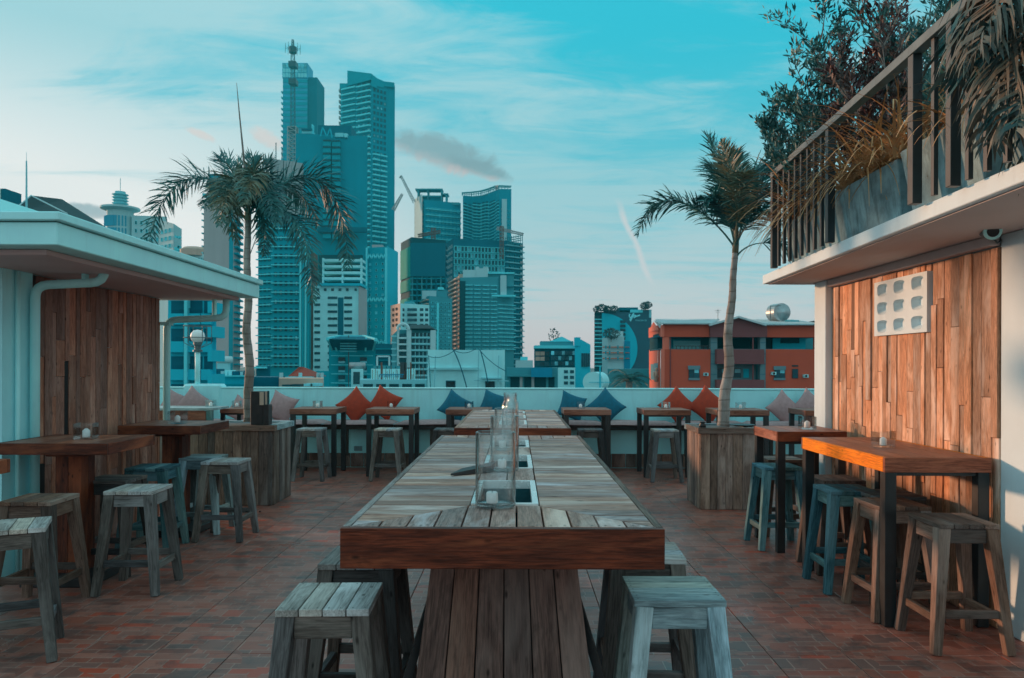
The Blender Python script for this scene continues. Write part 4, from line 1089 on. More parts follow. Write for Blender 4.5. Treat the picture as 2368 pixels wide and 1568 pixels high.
# --- white apartment building with recessed centre
b = bld('white_apartment_building', 'white block with dark central slot and rows of small windows below an open roof frame', [(724, 170), (829, 170)], 661, 'whitewall', 12)
t = b['t']
pbox('central_slot', 'tealdark', t, 781, 794, 688, 862, 170, .2, .06)
for c in range(6): pbox('window', 'pane', t, 732+c*17 if c < 5 else 820, 738+c*17 if c < 5 else 825, 667, 673, 170, .1, .12)
for r in range(11):
    y = 686+r*16
    pbox('window', 'pane', t, 727, 740, y, y+5.5, 170, .1, .12); pbox('window', 'pane', t, 758, 780, y, y+5.5, 170, .1, .12); pbox('window', 'pane', t, 796, 814, y, y+5.5, 170, .1, .12)
pbox('corner_strip', 'pinkgrey', t, 829, 832, 662, 780, 169.6, 8); pbox('roof_band', 'aqua', t, 737, 836, 655, 661, 169.5, 6, .4)
for y in (599, 613, 627.5, 641): pbox('roof_frame', 'whitewall', t, 746, 837, y, y+6, 171, 4)
for x in (745, 790, 833): pbox('roof_frame', 'whitewall', t, x, x+3.5, 597, 657, 171.2, .8, .1)
pbox('roof_void', 'darkvoid', t, 748, 835, 600, 656, 175, 1)
# --- narrow light teal tower
b = bld('narrow_tower', 'slim light teal tower with triangular bracing bands', [(847, 192), (893, 190), (918, 200)], 573, 'tealmid', 12)
t = b['t']
grid(b, 0, .02, .98, 605, 690, 6, 3, .30, .42, ('teallight', 'pane')); grid(b, 0, .02, .98, 700, 780, 5, 3, .30, .42, ('teallight', 'pane'))
MB().prism([(b['P'][1].x+.02, b['P'][1].y-.05), (b['P'][2].x, b['P'][2].y-.05), (b['P'][2].x, b['P'][2].y+1), (b['P'][1].x+.02, b['P'][1].y+1)], GZ, b['z'][0]+.2).build('smooth_side', 'aqua', t)
for y in (592, 692, 790):
    mb = MB()
    for k in range(5):
        x0 = 850+k*9; mb.bar(at(x0, y+6, 189.5), at(x0+4.5, y-5, 189.5), .3); mb.bar(at(x0+4.5, y-5, 189.5), at(x0+9, y+6, 189.5), .3)
    mb.build('bracing_band', 'teallight', t)
pbox('corner_strip', 'teallight', t, 846, 849.5, 573, 850, 191, 1, .5); pbox('corner_strip', 'teallight', t, 890, 893.5, 573, 850, 189.5, 1, .3)
pbox('roof_box', 'pinkgrey', t, 860, 884, 566, 574, 193, 6); pbox('base_dark', 'tealdark', t, 850, 905, 800, 870, 188, 2)
# --- construction tower with green netting
b = bld('netted_building', 'dark unfinished building wrapped partly in green netting', [(926, 262), (950, 250), (1030, 256)], 562, 'darkvoid', 16)
t = b['t']
for r in range(17): pbox('floor_slab', 'tealmid' if r > 5 else 'tealdark', t, 949, 1031, 565+r*13, 568+r*13, 249.5, 8, 1.0)
for c in range(8): pbox('column', 'tealdark' if c % 2 else 'greyteal', t, 952+c*11, 954.5+c*11, 640, 850, 249, 1, .6)
p0, p1 = b['P'][0], b['P'][1]
for r, (ya, yb) in enumerate(((570, 640), (645, 672), (688, 740))):
    z1, z0 = at(950, ya, 250).z, at(950, yb, 250).z
    MB().prism([(p0.x, p0.y-1.2), (p1.x, p1.y-1.2), (p1.x, p1.y-.9), (p0.x, p0.y-.9)], z0, z1).build('green_netting', 'netgreen', t)
pbox('netting_dark', 'tealdark', t, 950, 1030, 563, 640, 249, .3, 1.2)
# --- tower with crown frame
b = bld('frame_topped_tower', 'tower with open frame crown under a leaning crane', [(957, 372), (980, 360), (1064, 368)], 470, 'tealslate', 18, ytops=[462, 462, 470])
t = b['t']
grid(b, 0, 0, 1, 468, 565, 9, 2, .5, .5, ('pinkgrey', 'pane'))
MB().prism([(b['P'][0].x, b['P'][0].y-.2), (b['P'][1].x-1, b['P'][1].y-.2), (b['P'][1].x-1, b['P'][1].y), (b['P'][0].x, b['P'][0].y)], GZ, b['z'][0]+.1).build('pale_face', 'palewall', t)
grid(b, 1, .05, .98, 476, 572, 7, 9, .5, .6, ('slabpale', 'pane'), thick=.5); grid(b, 1, .03, 1, 476, 572, 7, 1, 1, .14, ('slabpale',), 'floor_slab', 'box', 1.0)
for (x0, x1, y0, y1) in ((960, 1023, 436, 439), (1020, 1036, 447, 450), (965, 968, 438, 464), (988, 990, 440, 466), (1019, 1022, 440, 470), (1030, 1033, 449, 472), (972, 1020, 452, 455), (1034, 1062, 468, 474)):
    pbox('crown_frame', 'greyteal', t, x0, x1, y0, y1, 366, 6)
pbox('crown_box', 'tealmid', t, 978, 1020, 452, 470, 368, 6)
# --- curved tower
pts = [(1069, 352), (1090, 358), (1112, 360), (1130, 357), (1146, 350), (1153, 344), (1181, 350)]
b = bld('curved_tower', 'curved dark glass tower with open steel crown, highest on the right of the cluster', pts, 452, 'tealslate', 18, ytops=[452, 454, 452, 446, 440, 437, 437])
t = b['t']
for e in range(5):
    grid(b, e, 0, 1, 470, 572, 14, 1, 1.0, .22, ('teallight' if e in (0, 3, 4) else 'slabpale',), 'balcony_slab', 'box', .8)
    grid(b, e, .04, .96, 466, 572, 14, 2, .7, .5, ('tealdark', 'pane'), joined=True)
grid(b, 5, .12, .42, 478, 575, 10, 2, .5, .55, ('palewall', 'pane')); grid(b, 5, .62, .9, 478, 575, 10, 2, .5, .6, ('teallight', 'pane'))
MB().prism([(b['P'][5].x+1.2, b['P'][5].y-.25), (b['P'][5].x+3.4, b['P'][5].y+.2), (b['P'][5].x+3.4, b['P'][5].y+.6), (b['P'][5].x+1.2, b['P'][5].y+.4)], GZ, b['z'][5]-4.5).build('pale_strip', 'palewall', t)
tops = [446, 445, 442, 437, 431, 430, 431]
for i in range(6):
    p0 = at(pts[i][0], tops[i], pts[i][1]); p1 = at(pts[i+1][0], tops[i+1], pts[i+1][1])
    mb = MB().bar(p0, p1, .7, .6); mb.bar(p0, (p0.x, p0.y, b['z'][i]), .5)
    for k in range(1, 4): q = p0.lerp(p1, k/4); mb.bar(q, (q.x, q.y, b['z'][i]-.5), .3)
    m0 = p0.lerp(Vector((p0.x, p0.y, b['z'][i])), .5); m1 = p1.lerp(Vector((p1.x, p1.y, b['z'][i+1])), .5); mb.bar(m0, m1, .25)
    mb.build('crown_frame', 'pinkgrey' if i == 4 else 'greyteal', t)
# --- wide grid building
b = bld('grid_building', 'wide unfinished concrete grid building under the curved tower', [(1027, 300), (1047, 285), (1166, 290), (1208, 296)], 566, 'tealdark', 16)
t = b['t']
grid(b, 1, .01, .99, 568, 760, 13, 15, .92, .88, ('slabpale', 'pane'), thick=.9); grid(b, 0, .05, .95, 575, 700, 9, 4, .6, .5, ('palewall', 'pane'), joined=True)
grid(b, 2, 0, 1, 560, 850, 22, 1, 1.0, .16, ('slabgrey',), 'floor_slab', 'box', 1.2)
grid(b, 2, .1, .95, 556, 846, 22, 3, .55, .55, ('tealmid', 'darkvoid'), 'window', 'win', .3, joined=True)
for k in range(22): pbox('edge_balcony', 'palewall' if k % 3 else 'pinkgrey', t, 1203, 1209.5, 566+k*13, 571+k*13, 294, 2, .8)
mb = MB()
for k in range(9): mb.bar(at(1168+k*5, 566, 291), at(1168+k*5, 549-k, 291), .25)
for k in range(3): mb.bar(at(1168, 562-k*5, 291), at(1208, 555-k*5, 291), .25)
mb.build('scaffold', 'greyteal', t)
# --- condominium in front
b = bld('condominium', 'stepped pale condominium with a left face painted pink as sunlit', [(1044, 232), (1063, 220), (1150, 222), (1188, 226)], 645, 'greyteal', 14, ytops=[648, 642, 640, 640])
t = b['t']
MB().prism([(b['P'][0].x, b['P'][0].y-.15), (b['P'][1].x-.2, b['P'][1].y-.15), (b['P'][1].x-.2, b['P'][1].y), (b['P'][0].x, b['P'][0].y)], GZ, b['z'][0]).build('painted_sunlit_face', 'beige', t)  # sheet over the left face, pink of the low sun in its colour
grid(b, 0, 0, 1, 650, 812, 17, 1, .95, .35, ('beige',), 'balcony', 'balc', 1.2); grid(b, 0, .1, .9, 650, 812, 17, 2, .6, .5, ('rust', 'pane'), joined=True)
for (u0, u1) in ((.12, .34), (.36, .55), (.58, .78), (.80, .99)):
    grid(b, 1, u0, u1, 655, 812, 17, 2, .5, .52, ('slabgrey', 'pane')); grid(b, 1, u0, u1, 655, 812, 17, 1, .9, .18, ('slabpale',), 'balcony', 'box', .8)
grid(b, 2, .05, .95, 700, 812, 12, 3, .6, .5, ('slabgrey', 'pane')); grid(b, 2, 0, 1, 700, 812, 12, 1, 1, .18, ('slabpale',), 'balcony', 'box', .8)
pbox('dark_slot', 'darkvoid', t, 1063, 1076, 650, 812, 219.7, .2, .1)
pbox('roof_house', 'palewall', t, 1070, 1099, 624, 660, 221, 6); pbox('roof_house', 'beige', t, 1060, 1071, 634, 660, 221.5, 6); pbox('roof_house', 'palewall', t, 1099, 1128, 617, 660, 221.5, 6); pbox('roof_house', 'greyteal', t, 1108, 1117, 611, 620, 221.4, 3)
pbox('roof_house', 'greyteal', t, 1128, 1188, 632, 662, 223, 6, .1); pbox('roof_slab', 'slabpale', t, 1126, 1190, 630, 633.5, 222.5, 8, .5); pbox('pale_box', 'palewall', t, 1157, 1171, 637, 682, 222, 2, .4)
pbox('roof_slab', 'slabpale', t, 1137, 1192, 683, 687, 222, 3, 1.5)
# --- small mid-rise left of it
b = bld('mid_rise', 'narrow weathered mid rise just left of the pink faced condominium', [(976, 205), (992, 196), (1045, 200)], 690, 'greyteal', 10, ytops=[690, 684, 690])
t = b['t']
grid(b, 1, .05, .95, 695, 810, 13, 5, .55, .5, ('slabpale', 'pane')); grid(b, 0, 0, 1, 695, 810, 13, 1, .9, .3, ('beige',), 'balcony', 'balc', .8)
pbox('roof_house', 'palewall', t, 976, 1008, 672, 692, 200, 5); pbox('roof_house', 'greyteal', t, 1008, 1030, 670, 690, 201, 5); pbox('roof_house', 'slabpale', t, 1012, 1024, 664, 672, 201, 3)
pbox('strip', 'slabpale', t, 1010, 1014, 700, 812, 195.5, .5, .3)
# --- small white block with beige end
b = bld('small_white_block', 'small white block with a beige end wall below the netted building', [(903, 152), (925, 146), (992, 150)], 707, 'whitewall', 8)
t = b['t']
MB().prism([(b['P'][0].x, b['P'][0].y-.1), (b['P'][1].x, b['P'][1].y-.1), (b['P'][1].x, b['P'][1].y), (b['P'][0].x, b['P'][0].y)], GZ, b['z'][0]).build('beige_face', 'beige', t)
grid(b, 0, .15, .85, 712, 760, 4, 2, .35, .5, ('rust', 'pane'))
for r in range(4):
    for x0, x1 in ((927, 935), (942, 964), (971, 979), (983, 990)): pbox('window', 'pane', t, x0, x1, 713+r*12, 719.5+r*12, 146.5, .1, .2)
pbox('roof_box', 'greyteal', t, 935, 955, 697, 708, 150, 4)
# --- grey corner building with arch
b = bld('corner_building', 'grey building with a little arch gable and stacked balconies', [(906, 128), (920, 122), (1008, 126)], 772, 'greyteal', 9, ytops=[776, 762, 766])
t = b['t']
for r in range(7):
    y = 772+r*14.5
    pbox('window', 'pane', t, 925, 938, y, y+8, 121.7, .1, .3); pbox('balcony', 'palewall', t, 923, 941, y+8, y+12, 121.7, .1, 1.0)
    pbox('window', 'pane', t, 951, 994, y-2, y+7, 122.5, .1, .3); pbox('balcony', 'slabgrey', t, 950, 996, y+7, y+11, 122.5, .1, .9)
    for k in range(4): pbox('mullion', 'slabgrey', t, 960+k*9, 961.2+k*9, y-2, y+7, 122.2, .1, .35)
    pbox('balcony', 'slabgrey', t, 906, 919, y+4, y+8, 124, .3, .6)
pbox('pier', 'palewall', t, 919, 923, 763, 870, 121.8, .5, .4); pbox('pier', 'palewall', t, 941, 951, 763, 850, 121.8, .5, .5); pbox('pier', 'palewall', t, 996, 1007, 764, 870, 122, .5, .6)
mb = MB().prism([(0, 0)]*0+[(-1, -1), (1, -1), (1, 1), (-1, 1)], 0, 0) if False else MB()
ac = at(932, 761, 121)
mb.tube([(ac.x+.9*math.cos(a), ac.y, ac.z+.9*math.sin(a)-.1) for a in [k*math.pi/8 for k in range(9)]], .25, 6).build('arch_gable', 'palewall', t)
rf = at(972, 750, 123); r0 = at(940, 760, 122)
MB().add([(at(938, 762, 121.5).x, 121.5, r0.z), (at(1000, 762, 121.5).x, 121.5, r0.z), (at(1000, 762, 121.5).x, 130, r0.z), (at(938, 762, 121.5).x, 130, r0.z), (at(952, 748, 124).x, 124, rf.z), (at(990, 748, 124).x, 124, rf.z)],
         [(0, 1, 5, 4), (1, 2, 5), (2, 3, 4, 5), (3, 0, 4)]).build('roof', 'darkroof', t)
# --- teal building with flared roof
b = bld('flared_roof_building', 'teal building whose roof flares out like a box kite, in front of the white block', [(760, 95), (868, 97)], 800, 'tealmid', 8)
t = b['t']
fl_ = [(758, 779, 785, 92), (867, 781, 785, 92)]
A = at(757, 784, 90); B_ = at(785, 778, 94); C = at(840, 778, 94); D_ = at(869, 786, 90); E = at(862, 810, 93.5); F = at(768, 810, 93.5)
MB().add([A, B_, C, D_, E, F, B_+Vector((0, 4, 0)), C+Vector((0, 4, 0)), (A.x, 98, A.z), (D_.x, 98, D_.z)], [(0, 5, 4, 3), (0, 3, 2, 1), (1, 2, 7, 6), (0, 1, 6, 8), (3, 9, 7, 2)]).build('flared_roof', 'tealdark', t)
MB().bar(A, B_, .35).bar(B_, C, .3).bar(C, D_, .35).bar(A, F, .2).bar(D_, E, .2).bar(at(772, 782, 91.5), at(778, 811, 93.2), .2).bar(at(847, 782, 91.5), at(845, 811, 93.2), .2).build('roof_edge', 'teallight', t)
for k in range(6): pbox('louvre', 'greyteal', t, 787, 824, 781+k*6, 784+k*6, 91, .3, .2)
for r in range(4): 
    y = 822+r*21
    pbox('cable_band', 'teallight', t, 766, 862, y, y+1.5, 94.6, .1, .2)
    for x0 in (783, 833): pbox('window', 'pane', t, x0, x0+15, y+4, y+13, 95, .1, .2); pbox('window', 'panelight', t, x0, x0+15, y+13, y+18, 95, .1, .15)
pbar('pole', 'darkmetal', t, [at(806, 776, 91), at(806, 898, 91)], .09)
# --- low roofs between 805 and 990
b = bld('low_white_house', 'low white walled roof hut with a grey water drum', [(812, 70), (840, 70)], 853, 'whitewall', 5); t = b['t']
pbox('door', 'basin', t, 817, 832, 860, 888, 70, .1, .05)
dr = at(826, 846, 71); MB().tube([dr+Vector((-.7, 0, 0)), dr+Vector((.7, 0, 0))], .32, 14).build('drum', 'tank', t, smooth=True)
b = bld('low_white_building', 'long low white building with potted plants on its roof', [(858, 76), (960, 76)], 853, 'whitewall', 5); t = b['t']
for k in range(6): pbox('roof_unit', 'greyteal', t, 863+k*10.5, 871+k*10.5, 846, 853, 76, 1, .0)
pbar('roof_frame', 'palewall', t, [at(872, 846, 76), at(872, 824, 76), at(900, 824, 76), at(900, 846, 76)], .15)
b = bld('concrete_podium', 'unfinished concrete podium with rusty bars standing up', [(832, 62), (987, 62)], 878, 'slabgrey', 5); t = b['t']
for k in range(5): pbox('opening', 'darkvoid', t, 840+k*30, 862+k*30, 888, 900, 62, .1, .05)
mb = MB()
for k in range(26):
    x = 862+k*4.8+random.uniform(-1, 1); mb.bar(at(x, 879, 63), at(x+random.uniform(-1, 1), random.uniform(845, 866), 63), .035)
mb.build('rebar', 'rust', t)
for x in (880, 925, 935, 948): pbox('starter_column', 'darkmetal' if x == 925 else 'rust', t, x, x+(14 if x == 925 else 2), 838, 879, 63, .4)
mb = MB()
for k in range(14): mb.bar(at(878+k*4, 866, 62.3), at(877+k*4, 873, 62.3), .05)
mb.bar(at(878, 866, 62.3), at(934, 866, 62.3), .07).build('handrail', 'signblue', t)
# --- white house in front
b = bld('white_house', 'plain white flat roofed house with hanging cables right behind the long table', [(989, 55), (1167, 55)], 809, 'whitewall', 7); t = b['t']
pbox('cornice', 'whitewall', t, 989, 1108, 850, 855, 55, .1, .22); pbox('side_pier', 'whitewall', t, 989, 995, 855, 902, 55, .1, .18); pbox('side_pier', 'whitewall', t, 1160, 1167, 809, 902, 55, .1, .12)
for x0 in (1031, 1122): 
    fr = pbox('window', 'tealdark', t, x0, x0+22, 880, 900, 55, .1, .06); pbox('pane', 'pane', fr, x0+1.5, x0+20.5, 882, 900, 55, .1, .10)
pbox('awning', 'slabgrey', t, 1113, 1158, 873, 876, 55, .1, .5)
mb = MB()
for (x0, y0, x1, y1) in ((1007, 823, 1004, 900), (1107, 809, 1105, 900), (1153, 822, 1151, 900), (1096, 880, 1176, 881), (992, 852, 1106, 851)): mb.bar(at(x0, y0, 54.4), at(x1, y1, 54.4), .07)
mb.build('scaffold_pole', 'slabgrey', t)
mb = MB()
def cable(mb, p0, p1, sag, r=.03, n=10, d=54.2):
    a = at(*p0, d); c = at(*p1, d); mb.tube([a.lerp(c, k/n)-Vector((0, 0, sag*4*(k/n)*(1-k/n))) for k in range(n+1)], r, 4)
cable(mb, (990, 824), (1056, 806), .3); cable(mb, (1050, 810), (1100, 806), .25); cable(mb, (1106, 806), (1170, 858), .2); cable(mb, (1046, 806), (1080, 900), -.3, .05); cable(mb, (1110, 809), (1128, 885), -.2, .05); cable(mb, (991, 822), (996, 900), .2)
mb.build('cable', 'tealdark', t)
# --- low right of it
b = bld('low_shed', 'low grey roofed shed with tarpaulin and dark openings right of the white house', [(1172, 66), (1290, 66)], 850, 'greyteal', 8); t = b['t']
for k, (x0, x1) in enumerate(((1180, 1200), (1212, 1228), (1236, 1262), (1268, 1282))): pbox('opening', 'darkvoid', t, x0, x1, 872, 900, 66, .1, .06)
pbox('eave', 'greyteal', t, 1172, 1284, 866, 871, 66, .2, .5); pbox('tarpaulin', 'signblue', t, 1228, 1276, 850, 872, 66, .1, .6)
for x in (1202, 1229): pbox('pier', 'pinkgrey', t, x, x+6, 872, 900, 66, .1, .2)
b = bld('distant_block', 'tiny pale block on the horizon beside the grid building', [(1192, 200), (1232, 200)], 833, 'palewall', 6); pbox('roof_box', 'teallight', b['t'], 1203, 1220, 825, 834, 201, 3)
# --- mid right office
b = bld('office_building', 'dark glass office block with a white stair tower and a tree on its roof', [(1235, 150), (1331, 148)], 806, 'tealdark', 9, ytops=[806, 804]); t = b['t']
for r in range(3):
    for c in range(7): pbox('window', 'pane' if (r+c) % 3 else 'panelight', t, 1274+c*8.2, 1281+c*8.2, 812+r*12, 821+r*12, 147.5, .1, .6)
    for c in range(3): pbox('window', 'beige' if r < 2 and c < 2 else 'pane', t, 1238+c*11, 1248+c*11, 813+r*12, 822+r*12, 148.5, .1, .3)
pbox('balcony_band', 'teallight', t, 1236, 1331, 799, 806, 148, 8, .8); pbox('penthouse', 'greyteal', t, 1250, 1326, 789, 800, 149, 6); 
g0, g1, g2 = at(1270, 790, 148.8), at(1299, 778, 148.8), at(1322, 790, 148.8)
MB().add([g0, g2, g1, g0+Vector((0, 6, 0)), g2+Vector((0, 6, 0)), g1+Vector((0, 6, 0))], [(0, 1, 2), (3, 5, 4), (0, 2, 5, 3), (1, 4, 5, 2)]).build('roof', 'teallight', t)
b = bld('stair_tower', 'pale aqua stair tower block joined to the dark glass office', [(1329, 146), (1343, 145.5), (1365, 146)], 793, 'aqua', 9, ytops=[785, 785, 797]); t = b['t']
pbox('tower_top', 'aqua', t, 1330, 1342, 780, 800, 145.5, 3); 
for k in range(4): pbox('window', 'pane', t, 1344+k*5, 1348.5+k*5, 817, 848, 145.5, .1, .15)
for r in range(2): pbox('window', 'pane', t, 1288, 1298, 858+r*12, 864+r*12, 145, .1, .3)
b = bld('white_low_block', 'low white annex with small square windows under the dark glass office', [(1268, 130), (1330, 130)], 850, 'whitewall', 5); t = b['t']
for r in range(3):
    for c in range(2): pbox('window', 'pane', t, 1304+c*14, 1313+c*14, 856+r*13, 863+r*13, 130, .1, .1)
# --- dark hotel with half disc
b = bld('disc_hotel', 'dark hotel with a big pale half disc on its front and rooftop garden', [(1374, 205), (1506, 205)], 724, 'darkvoid', 12, ytops=[722, 716]); t = b['t']
M['hoteldark'] = plain('dark_blue_hotel_wall', (.003, .075, .115), .5, .1, .05)
pbox('front', 'hoteldark', t, 1395, 1506, 718, 860, 205, .2, .1); pbox('roof_box', 'tealdark', t, 1432, 1475, 711, 722, 205, 6, .1); pbox('roof_rail', 'teallight', t, 1457, 1486, 716, 723, 204.8, .2, .2); pbox('corner_pier', 'slabgrey', t, 1501, 1506, 716, 735, 204.6, 1)
cx_, cy_, rr = 1392, 806, 82
fan = [at(1392, 806+0, 204.2)]
arc = [at(1392+rr*math.sin(a)*1.0, 806-rr*math.cos(a)*1.0, 204.2) for a in [k*(math.pi*.80)/26 for k in range(27)]]
cpt = at(1392, 860, 204.2)
front = [Vector((p.x, 204.2, p.z)) for p in arc]+[Vector((cpt.x, 204.2, arc[-1].z))]
n = len(front); mb = MB(); mb.add(front+[Vector((p.x, 204.9, p.z)) for p in front], [tuple(range(n))[::-1], tuple(range(n, 2*n))]+[(i, (i+1) % n, n+(i+1) % n, n+i) for i in range(n)])
mb.build('half_disc', 'aqua', t)
for r in range(13):
    for c in range(4):
        if r < 2 and c > 2: continue
        pbox('window', 'pane', t, 1376+c*4.4, 1379.6+c*4.4, 731+r*9, 736.5+r*9, 204.6, .1, .15)
    pbox('floor_band', 'slabpale', t, 1374, 1394, 737.5+r*9, 739.5+r*9, 204.6, .1, .25)
for r in range(7): pbox('window', 'pane', t, 1434, 1446, 741+r*9.8, 747+r*9.8, 203.6, .1, .2)
mb = MB()
def script(mb, pts, r=.22, d=204.7): mb.tube([at(x, y, d) for x, y in pts], r, 5)
script(mb, [(1456, 726), (1455, 731), (1457, 735), (1460, 734), (1463, 727)]); script(mb, [(1465, 724), (1463, 731), (1460, 738), (1457, 743), (1456, 740), (1460, 735), (1466, 730), (1469, 729), (1468, 733), (1465, 735), (1471, 732), (1480, 729)])
mb.build('script_sign', 'lightcrown', t)
def text(s, px, py, d, h, mat, parent, ext=.03):
    cu = bpy.data.curves.new('lettering', 'FONT'); cu.body = s; cu.size = h; cu.extrude = ext; cu.resolution_u = 1
    o = bpy.data.objects.new('tmp_text', cu); COL.objects.link(o)
    me = bpy.data.meshes.new_from_object(o, depsgraph=bpy.context.evaluated_depsgraph_get()); bpy.data.objects.remove(o)
    me.name = 'lettering'; me.materials.clear()
    return link('lettering', me, mat, parent, Matrix.Translation(at(px, py, d)) @ Matrix.Rotation(R(90), 4, 'X'))
text('RESIDENCES', 1469, 742.5, 204.7, .55, 'lightcrown', t)
M['roofleaf'] = leafm('dark_rooftop_foliage', (.012, .035, .035), (.03, .06, .05))
def tuft(name, px, py, d, w, h, label, n=130, leaf=.5, parent=None, kind='tree'):
    c = at(px, py, d); mb = MB(); rs = random.Random(int(px*7+py))
    for i in range(n):
        a = rs.uniform(0, 6.28); r = rs.random()**.5; z = rs.uniform(-1, 1)
        k = (1-z*z)**.5*r; p_ = c+Vector((math.cos(a)*k*w, math.sin(a)*k*w, z*h)); q = Vector((rs.uniform(-1, 1), rs.uniform(-1, 1), rs.uniform(-.6, 1))).normalized()*leaf; s = q.orthogonal().normalized()*leaf*.35
        mb.add([p_-s, p_+s, p_+q], [(0, 1, 2)])
    if parent: mb.build(name, 'roofleaf', parent); return
    t_ = thing('tree', label, kind, (c.x, c.y, c.z-h*1.5))
    mb.build('crown', 'roofleaf', t_); MB().tube([c-Vector((0, 0, h*1.6)), c], [leaf*.12, leaf*.06], 6).build('trunk', 'rust', t_)
for x, y, w in ((1380, 716, 1.0), (1392, 712, 1.3), (1404, 716, 1.0), (1420, 715, 1.3), (1490, 708, 1.2), (1498, 706, 1.3)): tuft('rooftop_plant', x, y, 204, w, .9, '', 260, .42, t)
b = bld('striped_building', 'pale building with orange floor stripes in front of the half disc hotel', [(1392, 170), (1405, 168), (1443, 168)], 778, 'palewall', 6, ytops=[782, 778, 778]); t = b['t']
pbox('upper_block', 'palewall', t, 1418, 1441, 766, 779, 169, 4); pbox('blue_tower', 'signblue', t, 1443, 1457, 789, 858, 167.8, 5)
for r in range(3):
    pbox('stripe', 'stripe', t, 1393, 1441, 801.5+r*13, 804+r*13, 167.5, .1, .3); pbox('stripe', 'stripe', t, 1444, 1455, 802+r*13, 803.5+r*13, 167.6, .1, .1)
    for x in (1399, 1408, 1427, 1442): pbox('vent', 'tealmid', t, x, x+3, 799+r*13, 806+r*13, 167.3, .1, .3)
tuft('tree', 1413, 772, 166, 2.0, 1.1, 'small dark tree on a terrace of the striped building', 300, .5)
tuft('tree', 1280, 776, 150, 1.2, 1.3, 'small tree on the roof of the dark glass office', 90, .45)
# --- dark palm clump and white tank by the wall
pt = thing('far_palm', 'dark bushy palm just beyond the wall left of the orange building', 'palm', at(1455, 905, 34))
c = at(1455, 880, 34); mb = MB(); rs = random.Random(5)
for i in range(24):
    a = i*2.4; e = rs.uniform(.1, 1.2); L = rs.uniform(.8, 1.1)
    d0 = Vector((math.cos(a)*math.cos(e), math.sin(a)*math.cos(e), math.sin(e))); prev = c.copy()
    for k in range(9):
        d0.z -= .13; q = prev+d0.normalized()*L/9
        for s in (-1, 1):
            for j in range(3):
                sd = d0.cross(Vector((0, 0, 1))).normalized()*s*rs.uniform(.15, .3); base = prev.lerp(q, j/3)
                mb.add([base, base+Vector((0, 0, .02)), base+sd+d0.normalized()*.15+Vector((0, 0, -.08))], [(0, 1, 2)])
        prev = q
mb.build('fronds', 'leaf', pt); MB().tube([c-Vector((0, 0, 6)), c], .15, 8).build('trunk', 'trunk', pt)
b = bld('low_teal_building', 'low teal building behind the dark bushy palm', [(1405, 60), (1505, 60)], 853, 'greyteal', 5)
wt = thing('water_tank', 'round white water tank lying on its side just beyond the wall', 'tank', at(1388, 895, 30))
c = at(1388, 884, 30); r = 24/FPX*30
MB().tube([c+Vector((-.28, .0, 0)), c+Vector((-.24, .2, 0)), c+Vector((.1, 1.2, 0))], [r, r, r], 28).build('drum', 'whitewall', wt, smooth=False)
MB().bar(c+Vector((-.02, -.08, -.6)), c+Vector((-.02, -.08, .62)), .05).bar(c+Vector((-.45, -.08, 0.0)), c+Vector((.42, -.08, 0.0)), .02).build('stand', 'aqua', wt)
# --- orange building
D0 = 50
ob = thing('orange_building', 'large orange building with maroon gable and open upper gallery', 'building', at(1700, 900, D0)); 
GROUND = GZ
def ox(name, mat, x0, x1, y0, y1, proud=0.0, t_=.3, parent=None): return pbox(name, mat, parent or ob, x0, x1, y0, y1, D0, t_, proud)
m = at(1700, 845, D0); 
xa, xb = at(1530, 800, D0).x, at(1910, 800, D0).x
MB().prism([(xa*1.064, D0+3.2), (xb*1.06, D0+3.2), (xb*1.2, D0+12), (xa*1.26, D0+12)], GZ, at(1700, 752, D0+3.2).z).build('core_wall', 'greyteal', ob)
ox('upper_band', 'redwall', 1535, 1642, 750, 779); ox('upper_band', 'redwall', 1772, 1905, 750, 780)
ox('wall', 'redwall', 1535, 1642, 808, 1300, 0, .3); ox('wall', 'redwall', 1770, 1905, 808, 1300, 0, .3)
ox('floor_slab', 'greypier', 1528, 1905, 806.5, 808, -.35, 3.1); ox('ceiling_slab', 'tealdark', 1528, 1905, 776, 778.5, -.35, 3.1)
g = [at(1640, 780, D0), at(1771, 780, D0), at(1771, 752, D0), at(1707, 733, D0), at(1640, 752, D0)]
MB().add([v-Vector((0, .25, 0)) for v in g]+[v+Vector((0, .2, 0)) for v in g], [(0, 1, 2, 3, 4)[::1], (9, 8, 7, 6, 5)]+[(i, (i+1) % 5, 5+(i+1) % 5, 5+i) for i in range(5)]).build('gable', 'maroon', ob)
ox('balcony_front', 'maroon', 1653, 1762, 808, 842, .5); ox('balcony_front', 'maroon', 1653, 1762, 878, 915, .5)
ox('pier', 'greypier', 1643, 1658, 780, 1300, -.02, .5); ox('pier', 'greypier', 1757, 1770, 780, 1300, -.02, .5)
for x in (1643, 1757):
    for y in (792, 818, 841, 865): ox('joint', 'tealdark', x, x+14, y, y+1, .0, .02)
ox('recess_wall', 'greypier', 1658, 1757, 843, 1200, -.9, .2); ox('end_pier', 'redwall', 1884, 1905, 778, 810)
